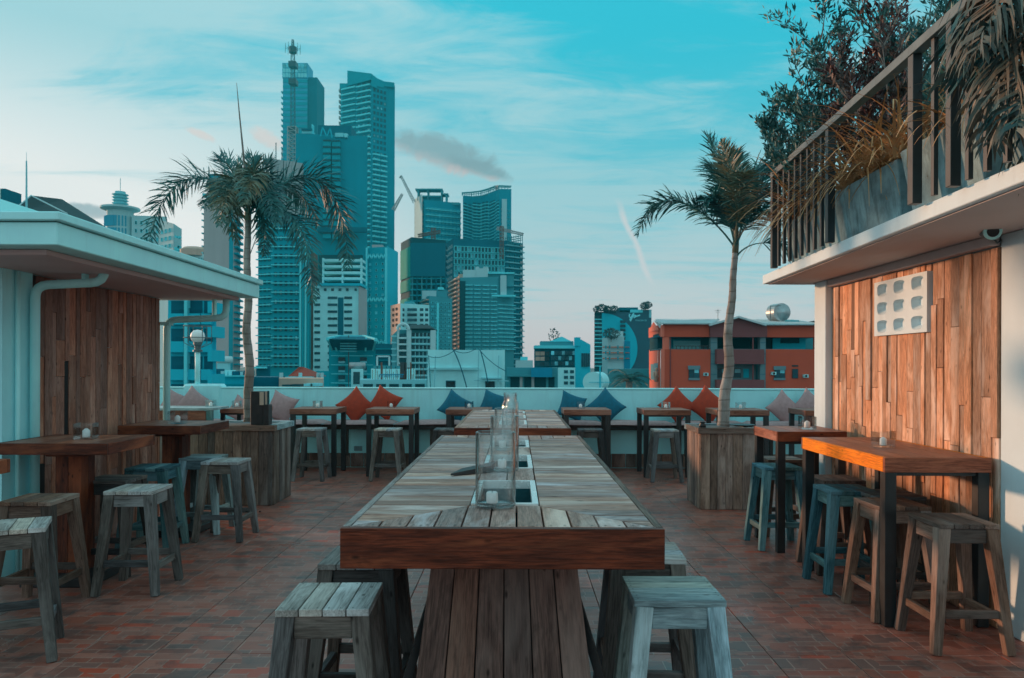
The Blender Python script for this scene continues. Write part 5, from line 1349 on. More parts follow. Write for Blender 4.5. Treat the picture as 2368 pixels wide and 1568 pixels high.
# upper gallery contents
ox('gallery_wall', 'aqua', 1560, 1642, 782, 808, -2.6, .1); ox('gallery_window', 'lightcrown', 1575, 1640, 785, 806, -2.4, .1); ox('dark_part', 'darkvoid', 1535, 1562, 779, 808, -2.2, .1); ox('post', 'redwall_sunlit', 1534, 1548, 779, 808, -.05, .3)
ox('curtain', 'whitewall', 1556, 1561, 785, 806, -1.8, .1); ox('gallery_wall', 'darkvoid', 1660, 1757, 780, 808, -2.2, .1); ox('gallery_wall', 'darkvoid', 1772, 1812, 780, 808, -2.0, .1); ox('gallery_wall', 'aqua', 1806, 1884, 780, 809, -1.6, .1); ox('gallery_opening', 'darkvoid', 1824, 1868, 780, 792, -1.5, .1); ox('post', 'aqua', 1695, 1700, 782, 808, -1.5, .2)
def owin(x0, x1, y0, y1, proud=.06, cols=2):
    f = ox('window', 'black', x0-1, x1+1, y0-1, y1+1, proud, .2)
    for c in range(cols):
        w = (x1-x0)/cols
        for r in range(2):
            h_ = (y1-y0)/2; ox('pane', 'panelight' if r == 0 and c % 2 else 'pane', x0+c*w+.6, x0+(c+1)*w-.6, y0+r*h_+.4, y0+(r+1)*h_-.4, proud+.02, .02, f)
owin(1593, 1616, 852, 874); owin(1791, 1814, 853, 874); owin(1832, 1844, 854, 874, .06, 1); ox('vent_grille', 'black', 1831, 1845, 844, 848, .05)
owin(1662, 1722, 853, 873, -.88, 4); ox('door', 'aqua', 1728, 1741, 853, 874, -.86, .1)
for (x, y) in ((1626, 862), (1782, 860), (1856, 866)):
    a_ = ox('air_conditioner', 'whitewall', x, x+9, y, y+7, .35, .3); ox('fan_grille', 'black', x+1, x+6, y+1, y+6, .37, .02, a_)
mb = MB()
for k in range(9): mb.bar(at(1564+k*9, 800, D0-.05), at(1564+k*9, 808, D0-.05), .03)
mb.bar(at(1560, 800, D0-.05), at(1642, 800.3, D0-.05), .045).build('gallery_rail', 'black', ob)
mb = MB(); mb.bar(at(1592, 876.5, D0-.08), at(1618, 876.6, D0-.08), .06, .14).bar(at(1789, 876.5, D0-.08), at(1816, 876.6, D0-.08), .06, .14).bar(at(1591, 850, D0-.12), at(1619, 850, D0-.12), .05, .25).bar(at(1789, 851, D0-.12), at(1817, 851, D0-.12), .05, .25).build('window_sill', 'greypier', ob)
mb = MB().tube([at(1741, 779, D0-.1), at(1741, 900, D0-.1)], .05, 6).tube([at(1550, 780, D0-.06), at(1550, 900, D0-.06)], .035, 6); mb.build('drainpipe', 'maroon', ob)
mb = MB().tube([at(1660, 739, D0+5), at(1660, 715, D0+5)], .02, 4).bar(at(1653, 718, D0+5), at(1667, 718, D0+5), .02).bar(at(1655, 722, D0+5), at(1665, 722, D0+5), .02); mb.build('roof_antenna', 'railtop', ob)
# left wing seen at an angle
pw = [at(1503, 850, 56), at(1524, 850, 53)]
def wing(name, mat, x0, x1, y0, y1, off=0.0):
    d0 = 58-(x0-1502)/26*5; d1 = 58-(x1-1502)/26*5
    a = at(x0, y0, d0); b2 = at(x1, y0, d1); a1 = at(x0, y1, d0); b1 = at(x1, y1, d1)
    MB().add([(a.x, a.y-off, a1.z), (b2.x, b2.y-off, a1.z), (b2.x, b2.y-off, a.z), (a.x, a.y-off, a.z), (a.x, a.y+.4, a1.z), (b2.x, b2.y+.4, a1.z), (b2.x, b2.y+.4, a.z), (a.x, a.y+.4, a.z)],
             [(0, 1, 2, 3), (5, 4, 7, 6), (3, 2, 6, 7), (0, 3, 7, 4), (1, 5, 6, 2), (0, 4, 5, 1)]).build(name, mat, ob)
wing('wing_wall', 'redwall_sunlit', 1502, 1523, 758, 781); wing('wing_wall', 'redwall_sunlit', 1503, 1521, 809, 842); wing('wing_wall', 'redwall_sunlit', 1503, 1521, 875, 1250); wing('wing_pier', 'redwall_sunlit', 1503, 1507, 842, 876); wing('wing_void', 'darkvoid', 1505, 1527, 776, 812, -.5); wing('wing_void', 'greypier', 1507, 1526, 840, 878, -.5); wing('wing_post', 'redwall', 1524, 1529, 745, 1200, -.3)
ox('corner_pier', 'redwall_sunlit', 1529, 1535.5, 752, 779, .1); ox('corner_pier', 'redwall_sunlit', 1529, 1535.5, 807, 1300, .1)
w0, w1, w2 = at(1501, 768, 58), at(1512, 745, 56), at(1524, 763, 53)
MB().add([w0, w2, w1, w0+Vector((0, .4, 0)), w2+Vector((0, .4, 0)), w1+Vector((0, .4, 0))], [(0, 1, 2), (3, 5, 4), (0, 2, 5, 3), (1, 4, 5, 2)]).build('wing_gable', 'redwall_sunlit', ob)
# tin roof with ribs
ra0, ra1, rc0, rc1 = at(1530, 750, D0-.4), at(1644, 750, D0-.4), at(1514, 740, D0+6), at(1665, 740, D0+6)
mb = MB(); mb.add([ra0, ra1, rc1, rc0, w2+Vector((0, -.3, .1)), w1+Vector((0, 0, .12))], [(0, 1, 2, 3), (0, 3, 5, 4)])
for k in range(30):
    u = (k+.5)/30; mb.bar(ra0.lerp(ra1, u)+Vector((0, 0, .05)), rc0.lerp(rc1, u)+Vector((0, 0, .05)), .07)
mb.build('tin_roof', 'rooftin', ob)
rb0, rb1, rd0, rd1 = at(1771, 752, D0-.4), at(1905, 752, D0-.4), at(1735, 741, D0+6), at(1830, 741, D0+6)
mb = MB(); mb.add([rb0, rb1, rd1, rd0], [(0, 1, 2, 3)])
for k in range(24): u = (k+.5)/24; mb.bar(rb0.lerp(rb1, u)+Vector((0, 0, .05)), rd0.lerp(rd1, u)+Vector((0, 0, .05)), .07)
g3, g4 = at(1707, 733, D0-.5), at(1771, 752, D0-.5); g5 = at(1640, 752, D0-.5)
mb.bar(g3, g4, .3, .12).bar(g5, g3, .3, .12)
mb.add([g3, g4, g4+Vector((0, 6, 0)), g3+Vector((0, 8, 0))], [(0, 1, 2, 3)]).add([g5, g3, g3+Vector((0, 8, 0)), g5+Vector((0, 6, 0))], [(0, 1, 2, 3)])
mb.build('tin_roof', 'rooftin', ob)
tk = thing('water_tank', 'round silver water tank on a stand on the orange building roof', 'tank', at(1805, 745, 53))
c = at(1808, 722, 53); r = 21/FPX*53
MB().tube([c+Vector((-.22, 1.0, 0)), c+Vector((0, 0, 0))], [r, r], 28).tube([c, c+Vector((.01, -.18, 0))], [r*.98, .03], 28).build('drum', 'tank', tk)
MB().tube([c+Vector((.1, -.4, -.72)), c+Vector((1.0, -.4, -.72))], .16, 12).build('pipe', 'greyteal', tk, smooth=True)
mb = MB().bar(at(1781, 742, 52.6), at(1781, 708, 52.6), .05).bar(at(1781, 708, 52.6), at(1806, 707, 52.6), .05)
mb.bar(c+Vector((-.4, .3, -.6)), c+Vector((-.4, .3, -1.1)), .12).bar(c+Vector((.4, .3, -.5)), c+Vector((.4, .3, -1.1)), .12).build('stand', 'railtop', tk)
b = bld('dark_roof', 'dark sloping roof edge behind the right end of the orange building', [(1838, 60), (1905, 60)], 748, 'darkroof', 4, ytops=[749, 738])
# tiny person at the wing opening
pp = at(1517.5, 873, 54.0)
pe = thing('person', 'tiny person in a pale top leaning at the side opening of the orange building', 'person', pp)
mb = MB(); h = .62
mb.tube([pp+Vector((0, 0, -.3)), pp+Vector((0, 0, .25)), pp+Vector((0, 0, .42)), pp+Vector((0, 0, .47))], [.14, .17, .15, .05], 10)
mb.tube([pp+Vector((0, 0, .46)), pp+Vector((0, 0, .52)), pp+Vector((0, 0, .60)), pp+Vector((0, 0, .68)), pp+Vector((0, 0, .70))], [.05, .09, .10, .07, .02], 10)
mb.tube([pp+Vector((-.17, 0, .4)), pp+Vector((-.22, -.12, .12)), pp+Vector((-.05, -.3, .05))], [.055, .045, .035], 6).tube([pp+Vector((.17, 0, .4)), pp+Vector((.2, -.12, .12)), pp+Vector((.05, -.3, .05))], [.055, .045, .035], 6)
mb.build('body', 'beige', pe, smooth=True)
# --- left side of the city
b = bld('balcony_apartments', 'saturated teal apartments with stacked balconies right behind the kiosk', [(388, 40), (500, 40)], 640, 'aqua', 6, ytops=[640, 640]); t = b['t']
for r in range(5):
    y = 640+r*64-8
    for x0, x1 in ((396, 430), (437, 468), (472, 492)):
        f = pbox('balcony_opening', 'tealdark', t, x0, x1, y, y+30, 40, .1, .02); pbox('balcony_rail', 'aqua', t, x0-1, x1+1, y+30, y+55, 40, .1, .35)
        mb = MB()
        for k in range(7): mb.bar(at(x0+(k+.5)*(x1-x0)/7, y+18, 39.7), at(x0+(k+.5)*(x1-x0)/7, y+31, 39.7), .03)
        mb.bar(at(x0, y+18, 39.7), at(x1, y+18, 39.7), .04).build('railing', 'tealdark', t)
pbox('drain_strip', 'teallight', t, 429, 436, 600, 905, 39.7, .2, .2)
for r in range(4): pbox('corner_balcony', 'aqua', t, 494, 503, 700+r*55, 726+r*55, 40, 1, .8)
b = bld('slab_block', 'tall pinkish grey slab block with jagged balcony edge behind the left palm', [(470, 150), (529, 146), (537, 150), (555, 158)], 470, 'pinkgrey', 10, ytops=[462, 462, 470, 480]); t = b['t']
pbox('top_band', 'teallight', t, 468, 497, 447, 455, 148, 6); pbox('roof_box', 'tealmid', t, 484, 500, 402, 447, 148, 6)
MB().prism([(b['P'][1].x, b['P'][1].y-.1), (b['P'][2].x, b['P'][2].y-.1), (b['P'][2].x, b['P'][2].y+.3), (b['P'][1].x, b['P'][1].y+.3)], GZ, b['z'][1]).build('teal_strip', 'tealmid', t)
for k in range(24):
    pbox('edge_balcony', 'slabgrey', t, 552, 558.5, 500+k*15, 503+k*15, 157, 1, .5); pbox('edge_balcony', 'slabgrey', t, 466.5, 470, 478+k*15, 481+k*15, 150.5, 1, .2)
grid(b, 2, .1, .9, 500, 850, 23, 1, .9, .25, ('tealmid',), 'balcony', 'box', .8)
b = bld('pale_block', 'pale block with a stepped roof and faded wall painting left of the palm', [(366, 230), (400, 224), (419, 230)], 519, 'palewall', 10, ytops=[508, 517, 530]); t = b['t']
grid(b, 0, .1, .9, 530, 600, 4, 3, .4, .5, ('teallight', 'panelight')); mb = MB(); rs = random.Random(3)
for k in range(14): x = rs.uniform(404, 416); y = rs.uniform(545, 600); mb.bar(at(x-2.5, y, 223), at(x+2.5, y+rs.uniform(-3, 3), 223), .8, .6)
mb.build('wall_painting', 'teallight', t)
b = bld('pale_stepped_block', 'pale block joined to the round tower with a hat roof', [(303, 248), (385, 250)], 498, 'palewall', 10); t = b['t']
grid(b, 0, .05, .95, 505, 580, 4, 6, .35, .45, ('teallight', 'pane'))
b = bld('low_rounded_block', 'low pale block with rounded roof between two towers on the left', [(418, 190), (470, 190)], 585, 'palewall', 8); t = b['t']
grid(b, 0, .02, .98, 592, 640, 3, 8, .5, .5, ('slabgrey', 'pane')); c = at(450, 584, 192); MB().lathe([(3.4, -1), (3.4, .6), (2.5, 1.2), (0, 1.5)], c, 16).build('roof', 'beige', t)
rt = thing('round_tower', 'round glass tower with a hat like disc roof and stacked rings', 'tower', at(278, 850, 250)); c = at(278, 487, 250)
MB().lathe([(4.0, -60), (4.0, 0)], c, 20).build('wall', 'palewall', rt, smooth=True)
for k in range(9):
    an = R(-90-50+k*12.5)
    for r in range(4):
        x = c.x+4.15*math.cos(an); y = c.y+4.15*math.sin(an)
        MB().bar((x-math.sin(an)*.42*-1, y, c.z-2.2-r*4), (x-math.sin(an)*.42*-1, y, c.z-5.6-r*4), .86, .1, (0, 1, 0)).build('glass_panel', 'towerglass', rt)
MB().lathe([(0, .9), (4.2, .6), (5.9, .9), (5.9, .3), (4.2, -.3), (0, -.3)], c, 28).build('disc_roof', 'palewall', rt)
for k in range(5): MB().lathe([(0, 0), (2.0, .0), (2.5, .35), (2.0, .6), (0, .6)], c+Vector((0, 0, 1.0+k*.95)), 18).build('ring', 'slabgrey', rt)
MB().tube([c+Vector((0, 0, .8)), c+Vector((0, 0, 6.1))], 1.6, 14).tube([c+Vector((0, 0, 6)), c+Vector((0, 0, 10.5))], .1, 5).build('core', 'slabgrey', rt)
hr = thing('hip_roof_building', 'dark hip roofed building behind the kiosk at the far left', 'building', at(75, 600, 90)); z_ = at(72, 520, 90).z
A_, B2, C2 = at(15, 500, 88), at(155, 500, 88), at(72, 452, 92)
D2, E2 = A_+Vector((0, 10, 0)), B2+Vector((0, 10, 0)); P2 = C2+Vector((2.5, 2, 0))
MB().add([A_, B2, C2, P2, D2, E2], [(0, 1, 3, 2), (1, 5, 3), (5, 4, 2, 3), (4, 0, 2)]).build('roof', 'darkroof', hr)
MB().box(A_.x+.5, B2.x-.5, 88.5, 98, GZ, A_.z).build('wall', 'greyteal', hr)
MB().bar(A_, C2, .12).bar(C2, B2+Vector((0, 0, .3)), .12).build('ridge_rail', 'palewall', hr)
pbox('roof_hut', 'tealdark', hr, 0, 12, 436, 470, 92, 3)
an = thing('antenna_pole', 'thin pole antenna at the far left above the kiosk roof', 'antenna', at(61, 480, 60)); MB().tube([at(61, 520, 60), at(61, 372, 60)], [.09, .05], 6).tube([at(61, 372, 60), at(61, 352, 60)], .015, 5).build('pole', 'slabgrey', an)
# low things at the left behind the wall
b = bld('flat_roof_building', 'low bright teal building with cluttered flat roof left of the left palm', [(494, 48), (572, 48)], 869, 'aqua', 6); t = b['t']
pbox('eave', 'teallight', t, 490, 574, 868, 871, 48, .2, .3); pbox('string_course', 'tealmid', t, 494, 572, 888, 890, 48, .1, .1)
for k in range(9): pbox('roof_clutter', random.choice(['greyteal', 'palewall', 'tealdark', 'whitewall']), t, 492+k*9, 498+k*9+random.uniform(0, 4), 853+random.uniform(0, 8), 869, 49, 1.5)
wt = thing('roof_tank', 'pale horizontal water tank above the cluttered roof', 'tank', at(518, 832, 60)); MB().tube([at(501, 832, 60), at(536, 832, 60)], .27, 14).build('drum', 'palewall', wt, smooth=True); MB().box(at(505, 0, 60).x, at(532, 0, 60).x, 59.9, 60.3, at(518, 870, 60).z, at(518, 840, 60).z).build('stand', 'slabgrey', wt)
b = bld('dark_shed', 'dark green teal shed wall right of the left palm trunk', [(582, 52), (645, 52)], 872, 'tealdark', 4)
b = bld('roof_hut', 'small dark hut with pale awning between palm trunk and red roof', [(592, 75), (625, 75)], 846, 'tealdark', 3); pbox('awning', 'teallight', b['t'], 592, 618, 848, 852, 75, .2, .8)
b = bld('beige_wall_building', 'low building with beige parapet wall streaked by rain', [(645, 50), (748, 50)], 875, 'beige', 4); t = b['t']
for k, x in enumerate((656, 678, 706, 722)): pbox('solar_panel', 'basin' if k < 2 else 'lightcrown', t, x, x+20, 889-k, 893, 49.5, .6, .4)
b = bld('red_roof_house', 'small house with a red hip roof and pale posts', [(655, 66), (745, 66)], 871, 'tealdark', 4); t = b['t']
A_, B2, C2 = at(665, 871, 65.5), at(728, 871, 65.5), at(692, 848, 67); MB().add([A_, B2, C2, at(703, 849, 67.5), A_+Vector((0, 4, 0)), B2+Vector((0, 4, 0))], [(0, 1, 3, 2), (1, 5, 3), (0, 2, 4), (5, 4, 2, 3)]).build('roof', 'rooftile', t)
for x in (650, 694, 735, 744): pbox('post', 'palewall', t, x, x+3, 862, 900, 65, .2, .5)
pbox('beam', 'teallight', t, 664, 725, 871, 875, 65, .2, .6)
b = bld('grey_filler_block', 'dim teal low block between the red roof and the flared building', [(730, 110), (765, 110)], 858, 'tealmid', 4)
b = bld('dim_mid_block', 'dim block behind the concrete podium', [(846, 150), (912, 150)], 795, 'tealdark', 5); 
for r in range(5): pbox('floor_band', 'tealmid', b['t'], 850, 910, 806+r*13, 808+r*13, 149.5, .2, .3)
# --- cranes
cr = thing('tower_crane', 'leaning crane jib above the open frame crown', 'crane', at(958, 470, 365)); mb = MB(); lattice(mb, at(958, 468, 365), at(927, 407, 365), 1.4, .8, 12, .16); mb.bar(at(927, 407, 365), at(924, 412, 365), .6); mb.build('jib', 'pinkgrey', cr)
cr = thing('tower_crane', 'lower leaning crane jib beside the tallest tower', 'crane', at(910, 485, 370)); mb = MB(); lattice(mb, at(909, 486, 370), at(930, 449, 370), 1.4, .8, 8, .16); mb.build('jib', 'pinkgrey', cr)
cr = thing('tower_crane', 'crane with horizontal jib in front of the open frame crown tower', 'crane', at(985, 545, 300)); mb = MB(); lattice(mb, at(966, 545, 300), at(1018, 536, 300), 1.0, 1.0, 12, .14); mb.build('jib', 'rust', cr); mb = MB(); lattice(mb, at(1002, 600, 300), at(1002, 528, 300), 1.4, 1.4, 10, .16); mb.build('mast', 'rust', cr)
cr = thing('tower_crane', 'crane whose jib sticks out right of the curved tower', 'crane', at(1150, 540, 285)); mb = MB(); lattice(mb, at(1148, 528, 285), at(1210, 542, 285), 1.0, .7, 14, .14); mb.build('jib', 'pinkgrey', cr); mb = MB(); lattice(mb, at(1160, 600, 285), at(1160, 524, 285), 1.3, 1.3, 9, .16); mb.build('mast', 'rust', cr)
# ================================================================ plants
def bez(P, n):
    out = []
    for i in range(n+1):
        t = i/n; u = 1-t; out.append(P[0]*u**3+P[1]*3*u*u*t+P[2]*3*u*t*t+P[3]*t**3)
    return out
def frond(parent, P, mat, nl=70, ll=.30, lw=.020, bare=.18, droop=.5, rs=random, plume=.5, r0=.011, name='frond', fwd=.7):
    nl = int(nl*1.45); lw = lw*.78; P = [Vector(p) for p in P]; pts = bez(P, 28); mb = MB()
    mb.tube(pts[::2], [r0*(1-.85*i/14) for i in range(15)], 6)
    for i in range(nl):
        t = bare+(1-bare)*(i+rs.random()*.8)/nl
        f = t*28; k = min(int(f), 27); p = pts[k].lerp(pts[k+1], f-k); d = (pts[k+1]-pts[k]).normalized()
        sd = d.cross(Vector((0, 0, 1)))
        if sd.length < .2: sd = d.cross(Vector((0, 1, 0)))
        sd.normalize(); up = sd.cross(d).normalized()
        env = math.sin(math.pi*min(1, (t-bare)/(1-bare)*.80+.18))**.6
        for s in (-1, 1):
            L = ll*env*rs.uniform(.75, 1.15); a = rs.gauss(0, plume)
            v = (sd*s*math.cos(a)+up*(math.sin(a)+.12))+d*rs.uniform(fwd*.7, fwd*1.3); v.normalize()
            v2 = (v+Vector((0, 0, -droop*rs.uniform(.6, 1.4)))).normalized(); v3 = (v2+Vector((0, 0, -droop*.9))).normalized()
            q1 = p+v*L*.4; q2 = q1+v2*L*.35; q3 = q2+v3*L*.25
            w = v.cross(up+Vector((rs.uniform(-.8, .8), rs.uniform(-.8, .8), 0))).normalized()*lw*rs.uniform(.7, 1.2)/2
            mb.add([p-w*.5, p+w*.5, q1-w, q1+w, q2-w*.8, q2+w*.8, q3], [(0, 1, 3, 2), (2, 3, 5, 4), (4, 5, 6)])
    return mb.build(name, mat, parent)
def palm(label, base, top, lean, r0, r1, fr, d, shaft_top, rs, spear=None):
    t = thing('palm_tree', label, 'palm', base)
    pts = bez([Vector(base), Vector(base).lerp(Vector(top), .33)+lean, Vector(base).lerp(Vector(top), .66)+lean*.6, Vector(top)], 40)
    pts = [p_+Vector((.018*math.sin(i*.42+base[0])-.022*math.exp(-((i-27)/4)**2), .01*math.sin(i*.3), 0))*math.sin(math.pi*i/40) for i, p_ in enumerate(pts)]
    rr = []
    for i in range(41):
        k = i/40; rr.append((r0+(r1-r0)*k)*(1+(.07 if i % 3 == 0 else 0)))
    MB().tube(pts, rr, 14).build('trunk', 'ringtrunk', t, smooth=True)
    MB().tube([Vector(top), Vector(top).lerp(Vector(shaft_top), .4), Vector(shaft_top)], [r1*1.12, r1*1.1, r1*.5], 12).build('crownshaft', 'shaft', t, smooth=True)
    for f in fr:
        P, m_, kw = f
        frond(t, P, m_, rs=rs, **kw)
    if spear: MB().tube([Vector(p) for p in spear], [.016, .012, .008, .003], 6).build('spear_leaf', 'trunk', t, smooth=True)
    return t
rs = random.Random(4); d = 8.55
def F(pts, base, ds=(0, 0, 0), dd=d): return [W(base[0], base[1], dd)]+[W(x, y, dd+z) for (x, y), z in zip(pts, ds)]
B0 = (573, 498)
L = 'leaf'; LB = 'leaf_brown'
fr = [
 (F([(525, 395), (375, 340), (340, 585)], B0, (0, .1, .2)), L, dict(nl=105, ll=.33, plume=.55, droop=.25, bare=.12)),
 (F([(650, 395), (800, 330), (803, 622)], B0, (0, .2, .3)), L, dict(nl=120, ll=.38, plume=.7, droop=.3, bare=.12)),
 (F([(640, 455), (720, 470), (722, 700)], B0, (-.2, -.4, -.5)), L, dict(nl=110, ll=.30, plume=.7, droop=.35, bare=.1)),
 (F([(560, 430), (535, 385), (507, 362)], B0, (.1, .2, .3)), L, dict(nl=60, ll=.30, plume=.6, droop=.1, bare=.1, fwd=1.2)),
 (F([(572, 440), (580, 390), (585, 362)], B0, (.2, .4, .5)), L, dict(nl=60, ll=.28, plume=.7, droop=.05, bare=.1, fwd=1.2)),
 (F([(585, 440), (610, 395), (622, 375)], B0, (0, 0, .1)), L, dict(nl=55, ll=.30, plume=.7, droop=.05, bare=.1, fwd=1.3)),
 (F([(560, 400), (530, 370), (508, 520)], B0, (-.3, -.7, -.9)), LB, dict(nl=90, ll=.34, plume=.7, droop=.4, bare=.1)),
 (F([(590, 400), (610, 380), (640, 520)], B0, (-.3, -.6, -.8)), L, dict(nl=90, ll=.32, plume=.7, droop=.4, bare=.1)),
 (F([(545, 430), (510, 430), (548, 560)], B0, (-.2, -.4, -.5)), LB, dict(nl=80, ll=.28, plume=.8, droop=.5, bare=.1)),
 (F([(560, 410), (520, 400), (470, 480)], B0, (.3, .7, 1.0)), L, dict(nl=80, ll=.32, plume=.6, droop=.4, bare=.1)),
 (F([(610, 420), (680, 380), (735, 520)], B0, (.3, .7, 1.0)), L, dict(nl=95, ll=.36, plume=.7, droop=.4, bare=.1)),
 (F([(600, 450), (620, 470), (610, 590)], B0, (-.1, -.2, -.2)), L, dict(nl=70, ll=.26, plume=.8, droop=.5, bare=.15)),
 (F([(585, 390), (600, 360), (565, 470)], B0, (-.5, -1.0, -1.2)), LB, dict(nl=80, ll=.30, plume=.7, droop=.5, bare=.1)),
 (F([(590, 560), (620, 470), (625, 440)], (577, 590), (0, 0, .1)), L, dict(nl=10, ll=.06, plume=.7, droop=.1, bare=.9, r0=.006)),
]
palm('bushy palm with long arching fronds rising from the left planter', W(575, 975, d), W(573, 510, d), Vector((.0, 0, 0)), .052, .033, fr, d, W(573, 470, d), rs,
     [W(572, 470, d), W(562, 350, d), W(553, 260, d), W(547, 192, d)])
# second slim stem under the kiosk corner
d = 8.35; B1 = (1700, 575); rs = random.Random(9)
def F(pts, base, ds=(0, 0, 0), dd=d): return [W(base[0], base[1], dd)]+[W(x, y, dd+z) for (x, y), z in zip(pts, ds)]
fr = [
 (F([(1655, 500), (1520, 385), (1474, 545)], B1, (0, .05, .1)), L, dict(nl=95, ll=.30, plume=.45, droop=.25, bare=.22)),
 (F([(1702, 480), (1675, 400), (1634, 312)], B1, (0, 0, .1)), L, dict(nl=100, ll=.40, plume=.3, droop=.12, bare=.15, fwd=.8)),
 (F([(1708, 470), (1690, 380), (1668, 330)], B1, (-.2, -.3, -.3)), LB, dict(nl=80, ll=.30, plume=.35, droop=.2, bare=.15, fwd=.9)),
 (F([(1712, 470), (1735, 350), (1792, 395)], B1, (.1, .2, .3)), L, dict(nl=95, ll=.40, plume=.3, droop=.2, bare=.2)),
 (F([(1722, 490), (1760, 400), (1808, 470)], B1, (-.1, -.2, -.2)), L, dict(nl=95, ll=.38, plume=.35, droop=.3, bare=.2)),
 (F([(1700, 460), (1700, 400), (1700, 350)], B1, (.3, .5, .6)), L, dict(nl=75, ll=.28, plume=.6, droop=.15, bare=.2, fwd=1.0)),
 (F([(1705, 480), (1712, 440), (1720, 400)], B1, (-.4, -.7, -.8)), LB, dict(nl=70, ll=.28, plume=.7, droop=.25, bare=.25)),
 (F([(1688, 490), (1650, 440), (1628, 470)], B1, (-.2, -.3, -.3)), L, dict(nl=70, ll=.30, plume=.35, droop=.3, bare=.2)),
 (F([(1694, 470), (1660, 380), (1640, 385)], B1, (.2, .3, .4)), L, dict(nl=70, ll=.32, plume=.35, droop=.2, bare=.2)),
 (F([(1722, 480), (1770, 360), (1815, 385)], B1, (.2, .4, .5)), L, dict(nl=80, ll=.36, plume=.3, droop=.25, bare=.2)),
 (F([(1725, 500), (1770, 450), (1800, 530)], B1, (-.2, -.3, -.3)), L, dict(nl=70, ll=.32, plume=.35, droop=.35, bare=.2)),
 (F([(1718, 570), (1760, 540), (1850, 585)], (1702, 595), (-.1, -.2, -.3)), L, dict(nl=40, ll=.26, plume=.5, droop=.3, bare=.6)),
 (F([(1690, 480), (1672, 420), (1655, 400)], B1, (.1, .2, .2)), L, dict(nl=60, ll=.25, plume=.6, droop=.3, bare=.3)),
]
palm('slender palm with slanting pale trunk rising from the right planter', W(1672, 985, d), W(1700, 585, d), Vector((.005, 0, 0)), .064, .031, fr, d, W(1704, 520, d), rs)
random.seed(31)
# --- concrete troughs on the balcony
SZ = 2.352
def xrail(dd): return rp(dd).x
def trough(d0, d1, label, h=.36):
    t = thing('planter_trough', label, 'planter', (xrail((d0+d1)/2)+.3, (d0+d1)/2, SZ), 0, 'concrete troughs on the balcony')
    x0 = xrail((d0+d1)/2)+.07; x1 = x0+.42; i = .05; w = .03
    def ring(z, g): return [(x0+g, d1-g, z), (x1-g, d1-g, z), (x1-g, d0+g, z), (x0+g, d0+g, z)][::-1]
    a = ring(SZ+.002, i); b_ = ring(SZ+h, 0); c = ring(SZ+h, w); e = ring(SZ+h-.06, w)
    mb = MB(); mb.add(a+b_+c+e, [(0, 3, 2, 1), (12, 13, 14, 15)]+[f for k in range(4) for f in ((k, (k+1) % 4, 4+(k+1) % 4, 4+k), (4+k, 4+(k+1) % 4, 8+(k+1) % 4, 8+k), (8+k, 8+(k+1) % 4, 12+(k+1) % 4, 12+k))])
    mb.build('trough', 'concrete', t, bevel=.006); return t
for (a, b_, lb) in ((5.75, 6.5, 'concrete trough at the far corner of the balcony behind the close bars'), (4.45, 5.65, 'long stained concrete trough in the middle of the balcony'), (3.88, 4.32, 'short concrete trough behind the thick railing post'),
                    (3.52, 3.80, 'concrete trough in the near part of the balcony, third from the long one'), (3.15, 3.44, 'concrete trough partly behind the hanging palm leaves'), (2.5, 3.05, 'concrete trough nearest to the camera under the hanging palm leaves')):
    trough(a, b_, lb)
def spider(dd, label, n=60, L=.42, xo=.16, z=.36):
    base = Vector((xrail(dd)+xo, dd, SZ+z)); t = thing('spider_plant', label, 'plant', base, 0, 'straw coloured grassy plants on the balcony'); mb = MB()
    for i in range(n):
        a = random.uniform(0, 6.28); e = random.uniform(.5, 1.35); l = L*random.uniform(.6, 1.25); v = Vector((math.cos(a)*math.cos(e), math.sin(a)*math.cos(e), math.sin(e)))
        p = base+Vector((random.uniform(-.08, .08), random.uniform(-.1, .1), 0)); w = v.cross(Vector((0, 0, 1))).normalized()*random.uniform(.005, .011); vs = [p-w, p+w]; fs = []
        for k in range(7):
            v = (v+Vector((0, 0, -.26))).normalized(); p = p+v*l/7*1.15; q = w*(1-k/7.2); vs += [p-q, p+q]; fs.append((2*k, 2*k+1, 2*k+3, 2*k+2))
        mb.add(vs, fs)
    mb.build('leaves', 'leaf_straw', t)
for dd, n, lb in ((6.35, 90, 'straw coloured grassy plant spilling over the far balcony corner'), (5.9, 60, 'straw coloured grassy plant behind the close set balcony bars'), (5.3, 70, 'straw coloured grassy plant at the left end of the long trough'),
                  (4.85, 80, 'straw coloured grassy plant in the middle of the long trough'), (4.5, 70, 'straw coloured grassy plant at the right end of the long trough'), (3.9, 45, 'straw coloured grassy plant behind the thick post')):
    spider(dd, lb, int(n*1.6), .58 if dd > 4.4 else .40)
